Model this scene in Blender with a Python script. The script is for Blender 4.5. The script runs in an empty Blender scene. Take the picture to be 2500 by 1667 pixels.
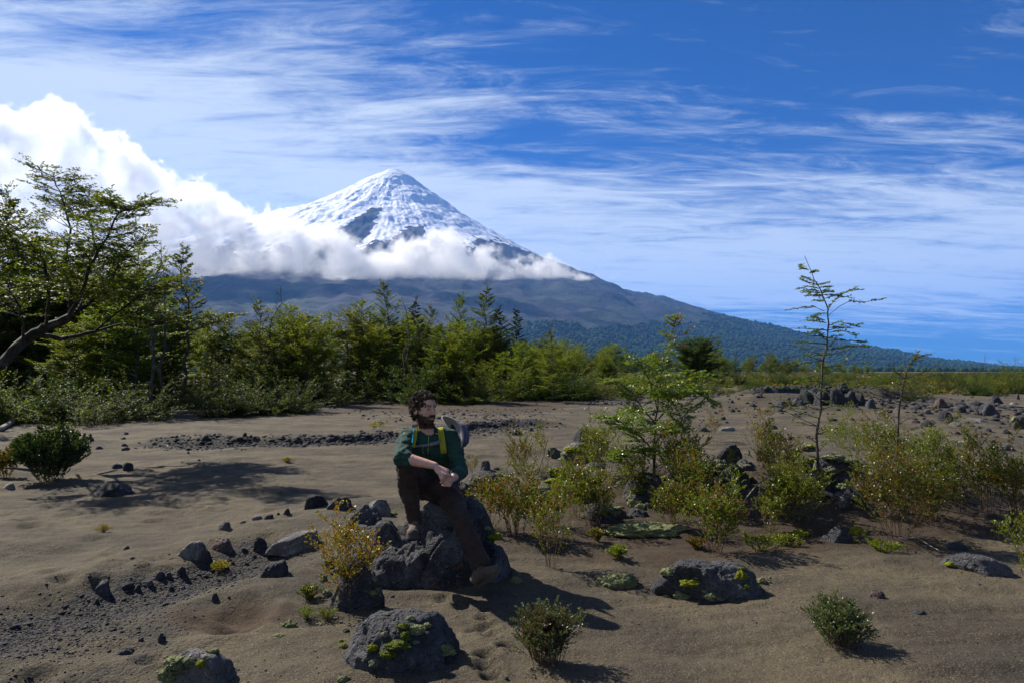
import bpy, bmesh, math, random
import numpy as np
from mathutils import Vector, Matrix, Quaternion, noise
R=math.radians
SC=bpy.context.scene
COL=SC.collection
# ---------------------------------------------------------------- camera
F=1667.0; CAMZ=1.6; PITCH=R(2.46)
cd=bpy.data.cameras.new('camera'); cam=bpy.data.objects.new('camera',cd); COL.objects.link(cam)
cd.sensor_width=36; cd.lens=36*F/2500; cd.clip_start=0.05; cd.clip_end=60000
cam.location=(0,0,CAMZ); cam.rotation_euler=(R(90)+PITCH,0,0); SC.camera=cam
# ---------------------------------------------------------------- light
SUN_AZ=math.atan2(-0.79,0.61); SUN_EL=R(41)
SD=Vector((math.sin(SUN_AZ)*math.cos(SUN_EL),math.cos(SUN_AZ)*math.cos(SUN_EL),math.sin(SUN_EL)))
sl=bpy.data.lights.new('sun','SUN'); so=bpy.data.objects.new('sun',sl); COL.objects.link(so)
sl.energy=5.0; sl.angle=R(0.55); sl.color=(1,0.93,0.82)
so.rotation_euler=SD.to_track_quat('Z','Y').to_euler()
W=bpy.data.worlds.new('World'); SC.world=W; W.use_nodes=True
SC.view_settings.view_transform='Standard'; SC.view_settings.look='None'; SC.view_settings.gamma=1; SC.view_settings.exposure=1.0
SC.cycles.volume_bounces=24; SC.cycles.max_bounces=24; SC.cycles.transparent_max_bounces=16
SC.cycles.volume_step_rate=1.0; SC.cycles.volume_max_steps=256
SC.cycles.sample_clamp_indirect=4

def at(px,py,Y):
    x=(px-1250)/F; z=(833.5-py)/F
    # camera space (x,z up,1 forward) rotated by pitch
    fy=math.cos(PITCH)-z*math.sin(PITCH); fz=math.sin(PITCH)+z*math.cos(PITCH)
    s=Y/fy
    return Vector((x*s,Y,CAMZ+fz*s))
# node helper
class NT:
    def __init__(s,nt): s.nt=nt; s.nt.nodes.clear()
    def n(s,t,**k):
        a=s.nt.nodes.new(t)
        ins=k.pop('i',{})
        for kk,v in k.items(): setattr(a,kk,v)
        for kk,v in ins.items():
            if isinstance(v,bpy.types.NodeSocket): s.nt.links.new(v,a.inputs[kk])
            else: a.inputs[kk].default_value=v
        return a
    def m(s,op,a,b=None,c=None,clamp=False):
        x=s.n('ShaderNodeMath',operation=op,use_clamp=clamp)
        for i,v in enumerate((a,b,c)):
            if v is None: continue
            if isinstance(v,bpy.types.NodeSocket): s.nt.links.new(v,x.inputs[i])
            else: x.inputs[i].default_value=v
        return x.outputs[0]
    def ss(s,v,a,b,c=0.0,d=1.0):
        x=s.n('ShaderNodeMapRange',interpolation_type='SMOOTHSTEP',i={0:v,1:a,2:b,3:c,4:d}); return x.outputs[0]
    def mix(s,f,a,b,bt='MIX'):
        x=s.n('ShaderNodeMix',data_type='RGBA',blend_type=bt)
        for i,v in ((0,f),(6,a),(7,b)):
            if isinstance(v,bpy.types.NodeSocket): s.nt.links.new(v,x.inputs[i])
            else: x.inputs[i].default_value=(tuple(v)+(1,) if hasattr(v,'__len__') and len(v)==3 else v)
        return x.outputs[2]
    def noise(s,v,sc,det=4,rough=.55,dist=0,out=0,**k):
        return s.n('ShaderNodeTexNoise',i={'Vector':v,'Scale':sc,'Detail':det,'Roughness':rough,'Distortion':dist},**k).outputs[out]
    def map(s,v,loc=(0,0,0),rot=(0,0,0),sc=(1,1,1)):
        return s.n('ShaderNodeMapping',i={'Vector':v,'Location':loc,'Rotation':rot,'Scale':sc}).outputs[0]
    def link(s,a,b): s.nt.links.new(a,b)
    def curve(s,v,pts):
        c=s.n('ShaderNodeFloatCurve',i={'Value':v})
        cu=c.mapping.curves[0]
        cu.points[0].location=pts[0]; cu.points[1].location=pts[-1]
        for p in pts[1:-1]: cu.points.new(*p)
        for p in cu.points: p.handle_type='AUTO_CLAMPED'
        c.mapping.use_clip=False
        c.mapping.update(); return c.outputs[0]

# ---------------------------------------------------------------- sky
VEIL=(7.4,8.2,9.0)
def build_sky():
    w=NT(W.node_tree)
    sky=w.n('ShaderNodeTexSky',sky_type='NISHITA',sun_disc=False,sun_elevation=SUN_EL,sun_rotation=SUN_AZ,altitude=600,air_density=1.0,dust_density=0.3,ozone_density=3.0)
    # print blue of the photograph, everywhere in the sky alike
    
    g=w.n('ShaderNodeTexCoord').outputs['Generated']
    sat=w.mix(1.0,sky.outputs[0],(.05,.47,1.16),'MULTIPLY')
    sat=w.n('ShaderNodeHueSaturation',i={'Saturation':1.2,'Value':0.62,'Color':sat}).outputs[0]
    sep=w.n('ShaderNodeSeparateXYZ',i={0:g})
    X,Y,Z=sep.outputs
    zz=w.m('ADD',w.m('MAXIMUM',Z,0.0),0.10)
    u=w.m('DIVIDE',X,zz); v=w.m('DIVIDE',Y,zz)
    P=w.n('ShaderNodeCombineXYZ',i={0:u,1:v,2:0.0}).outputs[0]
    # long wind-drawn streaks
    P1=w.map(P,rot=(0,0,R(-28)),sc=(0.35,1.5,1)); 
    warp=w.noise(P,0.6,3,.5,out=1)
    P1w=w.n('ShaderNodeVectorMath',operation='MULTIPLY_ADD',i={0:warp,1:(0.9,0.9,0),2:P1}).outputs[0]
    n1=w.noise(P1w,1.5,10,.68,dist=.45)
    n2=w.noise(w.map(P,rot=(0,0,R(-20)),sc=(.8,2.4,1),loc=(3,1,0)),2.5,9,.72,dist=1.1)
    big=w.noise(w.map(P,loc=(1.3,0.4,0),sc=(.5,.9,1)),0.55,2,.5)
    # a broad milky veil low down, combed streaks upper left, clear deep blue upper right
    edge=w.m('ADD',w.m('MULTIPLY_ADD',X,-0.10,0.30),w.m('MULTIPLY',w.m('SUBTRACT',big,.5),0.14))
    veil=w.m('MULTIPLY',w.m('SUBTRACT',1.0,w.ss(w.m('SUBTRACT',Z,edge),-0.06,0.07)),w.ss(Z,0.03,0.13))
    left=w.m('MULTIPLY',w.ss(X,0.25,-0.25),w.ss(Z,0.28,0.42))
    cov=w.m('ADD',w.m('MULTIPLY',veil,.90),w.m('MULTIPLY',left,.34))
    cov=w.m('ADD',w.m('ADD',cov,.03),w.m('MULTIPLY',w.m('SUBTRACT',big,.5),.8))
    n3=w.noise(w.map(P,rot=(0,0,R(12)),sc=(.5,5.5,1),loc=(7,1,0)),2.2,8,.7,dist=.8)
    d=w.m('ADD',w.m('ADD',w.m('MULTIPLY',n1,0.5),w.m('MULTIPLY',n2,0.38)),w.m('MULTIPLY',n3,.12))
    d=w.m('ADD',w.m('MULTIPLY',w.m('SUBTRACT',d,.5),4.4),cov)
    dens=w.m('MULTIPLY',w.ss(d,-0.05,1.0),0.9,clamp=True)
    col=w.mix(dens,sat,VEIL)
    bg=w.n('ShaderNodeBackground',i={'Color':col,'Strength':0.055})
    o=w.n('ShaderNodeOutputWorld'); w.link(bg.outputs[0],o.inputs[0])
build_sky()
# ---------------------------------------------------------------- helpers
def link(name,me,mat=None,parent=None,smooth=True):
    o=bpy.data.objects.new(name,me); COL.objects.link(o)
    if mat and not me.materials: me.materials.append(mat)
    if parent: o.parent=parent
    if smooth and me.polygons: me.polygons.foreach_set('use_smooth',[True]*len(me.polygons))
    return o
def pymesh(name,V,Fc):
    me=bpy.data.meshes.new(name)
    V=np.asarray(V,dtype=np.float32); Fc=np.asarray(Fc,dtype=np.int32)
    k=Fc.shape[1]
    me.vertices.add(len(V)); me.vertices.foreach_set('co',V.ravel())
    me.loops.add(Fc.size); me.loops.foreach_set('vertex_index',Fc.ravel())
    me.polygons.add(len(Fc)); me.polygons.foreach_set('loop_start',np.arange(0,Fc.size,k,dtype=np.int32))
    me.update(calc_edges=True); return me
def vattr(me,name,vals):
    a=me.attributes.new(name,'FLOAT','POINT'); a.data.foreach_set('value',np.asarray(vals,dtype=np.float32))
def cattr(me,name,cols):
    a=me.attributes.new(name,'FLOAT_COLOR','POINT'); c=np.ones((len(cols),4),np.float32); c[:,:3]=cols; a.data.foreach_set('color',c.ravel())
def vnoise(x,y,seed=0):
    x=np.asarray(x,float); y=np.asarray(y,float)
    xi=np.floor(x).astype(np.int64); yi=np.floor(y).astype(np.int64); xf=x-xi; yf=y-yi
    def h(a,b):
        n=(a*374761393+b*668265263+seed*974634777)&0xffffffff
        n=((n^(n>>13))*1274126177)&0xffffffff
        return ((n^(n>>16))&0xffffff)/float(0xffffff)
    u=xf*xf*xf*(xf*(xf*6-15)+10); v=yf*yf*yf*(yf*(yf*6-15)+10)
    return (h(xi,yi)*(1-u)+h(xi+1,yi)*u)*(1-v)+(h(xi,yi+1)*(1-u)+h(xi+1,yi+1)*u)*v
def fbm(x,y,o=4,seed=0,g=.5):
    s=0;a=1;t=0
    for i in range(o):
        s=s+a*vnoise(x*2**i+i*17.3,y*2**i-i*9.1,seed+i); t+=a; a*=g
    return s/t
def mat(name):
    m=bpy.data.materials.new(name); m.use_nodes=True; return m,NT(m.node_tree)
def finish(t,col,rough=.9,bump=None,spec=.3,**k):
    i={'Base Color':col,'Roughness':rough,'Specular IOR Level':spec}
    if bump is not None: i['Normal']=bump
    i.update(k)
    i={a:(tuple(v)+(1,) if isinstance(v,tuple) and len(v)==3 and 'Color' in a else v) for a,v in i.items()}
    p=t.n('ShaderNodeBsdfPrincipled',i=i); o=t.n('ShaderNodeOutputMaterial'); t.link(p.outputs[0],o.inputs[0]); return p
def bump(t,h,st=.5,d=.02): return t.n('ShaderNodeBump',i={'Height':h,'Strength':st,'Distance':d}).outputs[0]
def sstep(x,a,b):
    t=np.clip((x-a)/(b-a),0,1); return t*t*(3-2*t)
# ---------------------------------------------------------------- volcano
D=9000.0; PK=at(962,411,D); 
S=D/F
prof_px=[(0,495),(18,494),(44,478),(86,444),(129,414),(176,380),(239,342),(303,304),(363,274),(431,240),(538,198),(638,163),(738,130),(838,104),(938,77),(1038,52),(1138,32),(1250,14),(1380,-4),(1700,-25)]
PR=np.array([p[0]*S for p in prof_px]); PH=np.array([p[1]*S for p in prof_px])
def volc_h(X,Y):
    dx=X-PK.x; dy=Y-D; r=np.hypot(dx,dy); th=np.arctan2(dy,dx)
    # left flank is gentler just below the summit cone
    left=0.5-0.5*np.cos(th); front=np.clip(-np.sin(th),0,1)
    rr=r*(1-left**2*(0.21*sstep(r,100,400)+.14*sstep(r,800,1500)))*(1+.15*front)
    h=np.interp(rr,PR,PH)
    # gullies and ribs
    g=fbm(th*9+3,r/900,4,5)-.5
    g2=fbm(th*30,r/350,3,9)-.5
    amp=sstep(r,150,900)*(1-sstep(r,5000,7200)*.8)
    h=h+(g*(34+156*sstep(r,1400,3000))+g2*(6+54*sstep(r,1100,2200)))*amp
    h=h+(fbm(X/160,Y/160,4,3)-.5)*46*sstep(r,60,600)+(fbm(X/45,Y/45,3,4)-.5)*16*sstep(r,100,400)
    # crevassed benches across the glaciers
    h=h+np.abs(fbm(dx/420+dy/300,h/75,4,31,.6)-.5)*44*sstep(h,1500,1750)*sstep(r,80,300)
    # lower humps in front of the cone on the left
    def hump(px,py,Yh,sx,sy):
        c=at(px,py,Yh); return c.z*np.exp(-((X-c.x)/sx)**2-((Y-Yh)/sy)**2)
    h=np.maximum(h,0)
    for a in ((640,655,6300,620,900),(300,680,6000,900,1000),(1080,672,6900,900,700),(-200,700,6000,900,1200)):
        hh=hump(*a)*(0.93+0.14*fbm(X/300,Y/300,3,7)); h=np.where(hh>h,hh+0.0*h,h)+0*h
    return h
def forest_mask(X,Y,h):
    e=(fbm(X/700,Y/700,4,77)-.5)
    # upper tree line rising to the right of the lava field
    lim=150+ 370*sstep(X,-300,1500)-0.02*np.maximum(X-1500,0)
    lim=np.where(X<-300,120+60*sstep(-X,300,2500),lim)
    return sstep(lim+e*420-h,0,25)
def build_volcano():
    nr,nt=340,760
    r=np.concatenate([np.linspace(0,1,nr)**1.35*9200])
    # dense angles toward the camera (front half)
    a=np.linspace(0,1,nt,endpoint=False)
    th=a*2*math.pi
    Rr,T=np.meshgrid(r,th,indexing='ij')
    X=PK.x+Rr*np.cos(T); Y=D+Rr*np.sin(T)
    H=volc_h(X,Y)
    H=H*(1-sstep(Rr,7600,8700))-12*sstep(Rr,8000,9100)-2
    V=np.stack([X,Y,H],-1).reshape(-1,3)
    i=np.arange(nr-1)[:,None]; j=np.arange(nt)[None,:]; j2=(j+1)%nt
    Q=np.stack([i*nt+j,(i+1)*nt+j,(i+1)*nt+j2,i*nt+j2],-1).reshape(-1,4)
    me=pymesh('volcano',V,Q)
    # snow mask: high, ragged, with bare ribs of lava running down the face
    Xf,Yf,Hf=V[:,0],V[:,1],V[:,2]; dx=Xf-PK.x; dy=Yf-D; th=np.arctan2(dy,dx); rr=np.hypot(dx,dy)
    rag=fbm(th*6,rr/700,4,21)-.5; rag2=fbm(Xf/90,Yf/90,4,23)-.5
    s=Hf+rag*560+rag2*420
    base=1180+330*np.clip(np.cos(th),0,1)-300*np.clip(-np.cos(th),0,1)
    snow=sstep(s,base,base+70)
    snow=np.maximum(snow,sstep(Hf,1950,2100))
    # the bare lava wedge below the summit glacier
    def wedge(px,py,wx,top):
        c=at(px,py,D-900); lx=Xf-c.x+0.25*(Hf-c.z)*-1
        return sstep(top+rag2*300-Hf,0,50)*sstep(wx*(1+(top-Hf)/400)-np.abs(lx+rag2*160),0,60)
    w=np.maximum(wedge(925,545,85,1930),wedge(1035,590,110,1640))
    snow=snow*(1-w)
    vattr(me,'snow',snow); vattr(me,'wood',forest_mask(Xf,Yf,Hf))
    m,t=mat('volcano_rock')
    P=t.n('ShaderNodeNewGeometry').outputs['Position']
    sn=t.n('ShaderNodeAttribute',attribute_name='snow').outputs['Fac']; wd=t.n('ShaderNodeAttribute',attribute_name='wood').outputs['Fac']
    n=t.noise(P,.004,8,.6); n2=t.noise(P,.02,6,.65)
    rock=t.mix(t.ss(n,.4,.62),(.012,.014,.021),(.028,.026,.034))
    rock=t.mix(t.m('MULTIPLY',t.ss(n2,.54,.72),.5),rock,(.062,.054,.058))
    z=t.n('ShaderNodeSeparateXYZ',i={0:P}).outputs[2]
    green=t.m('MULTIPLY',t.ss(t.noise(P,.0022,6,.6),.46,.6),t.ss(z,1350,900))
    rock=t.mix(t.m('MULTIPLY',green,.8),rock,(.020,.034,.018))
    rock=t.mix(wd,rock,(.013,.026,.009))
    e=t.m('ADD',sn,t.m('MULTIPLY',t.m('SUBTRACT',n2,.5),.4)); 
    sm=t.ss(e,.42,.56)
    col=t.mix(sm,rock,(.74,.77,.84))
    hb=t.m('ADD',t.m('MULTIPLY',n,45.),t.m('MULTIPLY',n2,26.))
    finish(t,col,t.m('MULTIPLY_ADD',sm,-.3,.95),bump(t,hb,.8,1.0),.2)
    o=link('volcano',me,m); o['kind']='structure'
    return o
build_volcano()
def build_far_forest():
    rg=np.random.RandomState(3); n=200000
    X=rg.uniform(-3200,7200,n); Y=rg.uniform(1750,8600,n)
    r=np.hypot(X-PK.x,Y-D); H=volc_h(X,Y); H=H*(1-sstep(r,7600,8700))-12*sstep(r,8000,9100)-2
    k=(forest_mask(X,Y,H)>.5)&(r<8300)&(np.abs(X/Y)<.95)&(rg.rand(n)<np.clip(2600/Y,.25,1)); X,Y,H=X[k][:44000],Y[k][:44000],H[k][:44000]; n=len(X)
    bm=bmesh.new(); bmesh.ops.create_icosphere(bm,subdivisions=1,radius=1); D_=np.array([v.co[:] for v in bm.verts]); T=np.array([[v.index for v in f.verts] for f in bm.faces]); bm.free()
    s=rg.uniform(4.5,9.5,n)*(1+Y/12000); V=D_[None]*(1+.35*(rg.rand(n,12,1)-.5))*np.stack([s,s,s*1.05],-1)[:,None]+np.stack([X,Y,H+s*.5],-1)[:,None]
    F_=(T[None]+12*np.arange(n)[:,None,None]).reshape(-1,3)
    me=pymesh('distant_forest',V.reshape(-1,3),F_); c=np.array([.016,.034,.010])*rg.uniform(.75,1.25,(n,1))*np.array([1,1,1]); c=c*(.55+.9*fbm(X/420,Y/420,3,55))[:,None]; cattr(me,'tint',np.repeat(c,12,axis=0))
    m,t=mat('far_foliage'); finish(t,t.n('ShaderNodeAttribute',attribute_name='tint').outputs['Color'],.9,None,.05)
    o=link('distant_forest',me,m,smooth=False); o['kind']='stuff'; o['label']='unbroken dark forest covering the lower right flank of the volcano'
build_far_forest()
# ---------------------------------------------------------------- haze
def build_haze():
    bm=bmesh.new(); bmesh.ops.create_cube(bm,size=1); me=bpy.data.meshes.new('haze'); bm.to_mesh(me); bm.free()
    m,t=mat('haze_air'); 
    pv=t.n('ShaderNodeVolumePrincipled',i={'Density':HAZE,'Color':(.16,.42,1,1),'Anisotropy':0.1}); o=t.n('ShaderNodeOutputMaterial'); t.link(pv.outputs[0],o.inputs['Volume'])
    h=link('haze',me,m,smooth=False); h.scale=(40000,26000,2900); h.location=(0,12000,1420); h['kind']='stuff'
HAZE=4.0e-5
build_haze()
# ---------------------------------------------------------------- cloud bank
def build_cloud():
    Y0=5150.0; s=Y0/F
    # outline in the cloud's own plane: x (m) -> top height and base height
    top=[(-2600,330),(-900,330),(-600,300),(-300,240),(0,275),(100,262),(190,270),(230,330),(330,370),(430,430),(520,465),(600,505),(700,530),(800,550),(880,590),(950,600),(1050,585),(1100,575),(1150,612),(1250,630),(1330,648),(1420,672),(1500,700)]
    bot=[(-2600,720),(-900,720),(-300,720),(0,690),(300,690),(560,680),(640,668),(740,672),(860,700),(950,690),(1100,685),(1250,690),(1400,712),(1500,722)]
    x0,x1=-900,1500
    Z0=at(0,905,Y0).z
    def zt(l): return [((px-x0)/(x1-x0),(at(px,py,Y0).z)/2500.) for px,py in l if px>=x0]
    L=at(x0,0,Y0).x; Rr=at(x1,0,Y0).x
    bm=bmesh.new(); bmesh.ops.create_cube(bm,size=1); me=bpy.data.meshes.new('cloud_bank'); bm.to_mesh(me); bm.free()
    m,t=mat('cloud_vapour')
    P=t.n('ShaderNodeNewGeometry').outputs['Position']
    sp=t.n('ShaderNodeSeparateXYZ',i={0:P}); X,Y,Z=sp.outputs
    wv=t.noise(P,.0016,3,.5,out=1)
    u=t.m('DIVIDE',t.m('SUBTRACT',X,L),Rr-L)
    T=t.m('MULTIPLY',t.curve(u,zt(top)),2500.); B=t.m('MULTIPLY',t.curve(u,zt(bot)),2500.)
    n1=t.noise(P,.0042,8,.62,dist=.3)
    n2=t.noise(P,.016,6,.65,dist=.4)
    N=t.m('MULTIPLY',t.m('SUBTRACT',n1,.5),1.0)
    thick=t.m('SUBTRACT',T,B)
    # signed distance like value, metres
    dt=t.m('SUBTRACT',T,Z); db=t.m('SUBTRACT',Z,B)
    half=CLH
    yy=t.m('ABSOLUTE',t.m('SUBTRACT',Y,Y0)); dy=t.m('SUBTRACT',half,yy)
    a=t.m('MINIMUM',dt,t.m('MULTIPLY',dy,1.)); 
    a=t.m('ADD',a,t.m('ADD',t.m('MULTIPLY',N,640.),t.m('MULTIPLY',t.m('SUBTRACT',n2,.5),230.)))
    b=t.m('ADD',db,t.m('MULTIPLY',N,160.))
    f=t.m('MULTIPLY',t.ss(a,0.,60.),t.ss(b,-10.,130.))
    den=t.m('MULTIPLY',f,t.m('MULTIPLY',t.ss(n1,.34,.62,.25,1.7),CLD))
    pv=t.n('ShaderNodeVolumePrincipled',i={'Density':den,'Color':(.975,.975,.975,1),'Anisotropy':0.42}); o=t.n('ShaderNodeOutputMaterial'); t.link(pv.outputs[0],o.inputs['Volume'])
    m.cycles.volume_step_rate=0.3
    c=link('cloud_bank',me,m,smooth=False)
    c.scale=(Rr-L,half*2+240,2700); c.location=((L+Rr)/2,Y0,700+1350); 
    c['kind']='stuff'
CLH=160.; CLD=0.0055
build_cloud()
# ---------------------------------------------------------------- ground
def h3(a,b,c,s):
    n=(a*374761393+b*668265263+c*2147483647+s*974634777)&0xffffffff
    n=((n^(n>>13))*1274126177)&0xffffffff
    n=((n^(n>>15))*2246822519)&0xffffffff
    return ((n^(n>>16))&0xffffff)/float(0xffffff)
def vnoise3(P,seed=0):
    I=np.floor(P).astype(np.int64); f=P-I; u=f*f*(3-2*f); o=0
    for dx in (0,1):
        for dy in (0,1):
            for dz in (0,1):
                w=(u[:,0] if dx else 1-u[:,0])*(u[:,1] if dy else 1-u[:,1])*(u[:,2] if dz else 1-u[:,2])
                o=o+w*h3(I[:,0]+dx,I[:,1]+dy,I[:,2]+dz,seed)
    return o
def fbm3(P,o=4,seed=0,g=.5):
    s=0;a=1.;t=0
    for i in range(o): s=s+a*vnoise3(P*2**i+7.7*i,seed+i); t+=a; a*=g
    return s/t
def seg_d(x,y,pts):
    d=np.full(np.shape(x),1e9)
    for (ax,ay),(bx,by) in zip(pts,pts[1:]):
        vx,vy=bx-ax,by-ay; t=np.clip(((x-ax)*vx+(y-ay)*vy)/(vx*vx+vy*vy),0,1)
        d=np.minimum(d,np.hypot(x-ax-t*vx,y-ay-t*vy))
    return d
def flat(px,py): # where the pixel's ray meets z=0
    Y=1.6*F/max(py-905.,2); p=at(px,py,Y); return (p.x,p.y)
GULLY=[flat(-500,1640),flat(0,1500),flat(300,1440),flat(560,1375),flat(640,1345)]
BANK=[flat(420,1076),flat(560,1084),flat(700,1080),flat(860,1072),flat(960,1062)]
BANK2=[flat(1075,1052),flat(1150,1042),flat(1240,1032),flat(1290,1030)]
OUT=[flat(1900,985),flat(1990,978),flat(2080,975),flat(2140,980)]
MOUNDS=[]  # (x,y,sx,sy,h)
def mound(px,py,sx,sy,h): x,y=flat(px,py); MOUNDS.append((x,y,sx,sy,h))
mound(1580,1200,1.9,1.3,.26); mound(2000,1220,1.9,1.4,.24); mound(2380,1240,1.8,1.0,.18); mound(1180,1230,.9,1.0,.12)
mound(840,1260,.9,.7,.12); mound(1950,1000,5,2.0,.5); mound(2300,1010,5,3,.3); mound(1600,1000,6,2,.2)
PITS=[]
def pit(px,py,r,d,k=1.0): x,y=flat(px,py); PITS.append((x,y,r,d,k))
for a in ((1178,1502,.045,.035),(1192,1520,.05,.03),(1165,1530,.06,.03),(1195,1545,.05,.04),(1235,1580,.05,.05),(1187,1603,.06,.055),(1180,1632,.06,.045),(1200,1655,.05,.05),(1115,1460,.05,.03),(1085,1455,.06,.025),(1125,1475,.05,.025),(1190,1485,.05,.03)): pit(*a)
for a in ((520,1478,.16,.07),(600,1482,.16,.08),(560,1510,.2,.06),(580,1525,.12,.05),(365,1598,.07,.04),(95,1640,.08,.04)): pit(*a)
_r=random.Random(5)
for k in range(46): pit(_r.uniform(0,800),_r.uniform(1215,1420),_r.uniform(.06,.12),_r.uniform(.008,.03))
for k in range(24): pit(_r.uniform(1150,1500),_r.uniform(1085,1130),_r.uniform(.08,.14),_r.uniform(.01,.03))
def gz(x,y):
    x=np.asarray(x,float); y=np.asarray(y,float)
    near=1-sstep(y,60,140)
    h=(fbm(x/3.2,y/3.2,3,11)-.5)*.16*near+(fbm(x/14,y/14,3,12)-.5)*.35*sstep(y,7,25)*near
    h=h+(fbm(x/60,y/60,3,13)-.5)*1.2*sstep(y,40,140)*(1-sstep(y,1000,2000))
    # wind ripples, finer and steeper in the foreground
    r=fbm(x*1.1+.6*y,y*3.2-.4*x,3,14)-.5
    h=h+r*.075*(1-sstep(y,20,40))
    r2=fbm(x*3.2+y,y*8-x,2,15)-.5
    h=h+r2*.018*(1-sstep(y,7,14))
    r3=fbm(x*16,y*16,2,18)-.5
    h=h+r3*.008*(1-sstep(y,6,8))
    r4=fbm(x*2.6,y*4.2,3,20)-.5; h=h+r4*.055*(1-sstep(y,16,26))*sstep(y,5,8)
    for (mx,my,sx,sy,mh) in MOUNDS: h=h+mh*np.exp(-((x-mx)/sx)**2-((y-my)/sy)**2)
    dg=seg_d(x,y,GULLY); h=h-.10*np.exp(-(dg/.38)**2)+.04*np.exp(-((dg-.75)/.3)**2)
    for L,hh in ((BANK,.13),(BANK2,.16)):
        d=seg_d(x,y,L); yl=np.interp(x,[p[0] for p in L],[p[1] for p in L])
        h=h+hh*np.exp(-(d/1.3)**2)*sstep(y-yl,-.35,.1)+(fbm(x*1.5,y*1.5,3,16)-.5)*.16*np.exp(-(d/.6)**2)
    d=seg_d(x,y,OUT); yl=np.interp(x,[p[0] for p in OUT],[p[1] for p in OUT]); h=h+.75*np.exp(-(d/3.)**2)*sstep(y-yl,-.8,.2)
    for (qx,qy,r,dd,k) in PITS:
        q=((x-qx)**2+((y-qy)*1.0)**2)/(r*r); h=h-dd*np.exp(-q)+dd*.35*np.exp(-(np.sqrt(q)-1.5)**2*3)
    h=h-sstep(y,1200,2600)*6
    return h
def g1(x,y): return float(gz(np.array([x]),np.array([y]))[0])
def gp(px,py):
    """the point of the ground that shows at a pixel of the photograph"""
    Ys=np.concatenate([np.linspace(2.4,12,240),np.geomspace(12.1,400,300)])
    d=at(px,py,1.0)-Vector((0,0,CAMZ)); xs=d.x*Ys; zs=CAMZ+d.z*Ys
    g=gz(xs,Ys); k=np.argmax(zs<g) if (zs<g).any() else len(Ys)-1
    if k>0:
        a=zs[k-1]-g[k-1]; b=zs[k]-g[k]; t=a/(a-b) if a!=b else 0
        Y=Ys[k-1]+(Ys[k]-Ys[k-1])*min(max(t,0),1)
    else: Y=Ys[0]
    return Vector((d.x*Y,Y,g1(d.x*Y,Y)))
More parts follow.
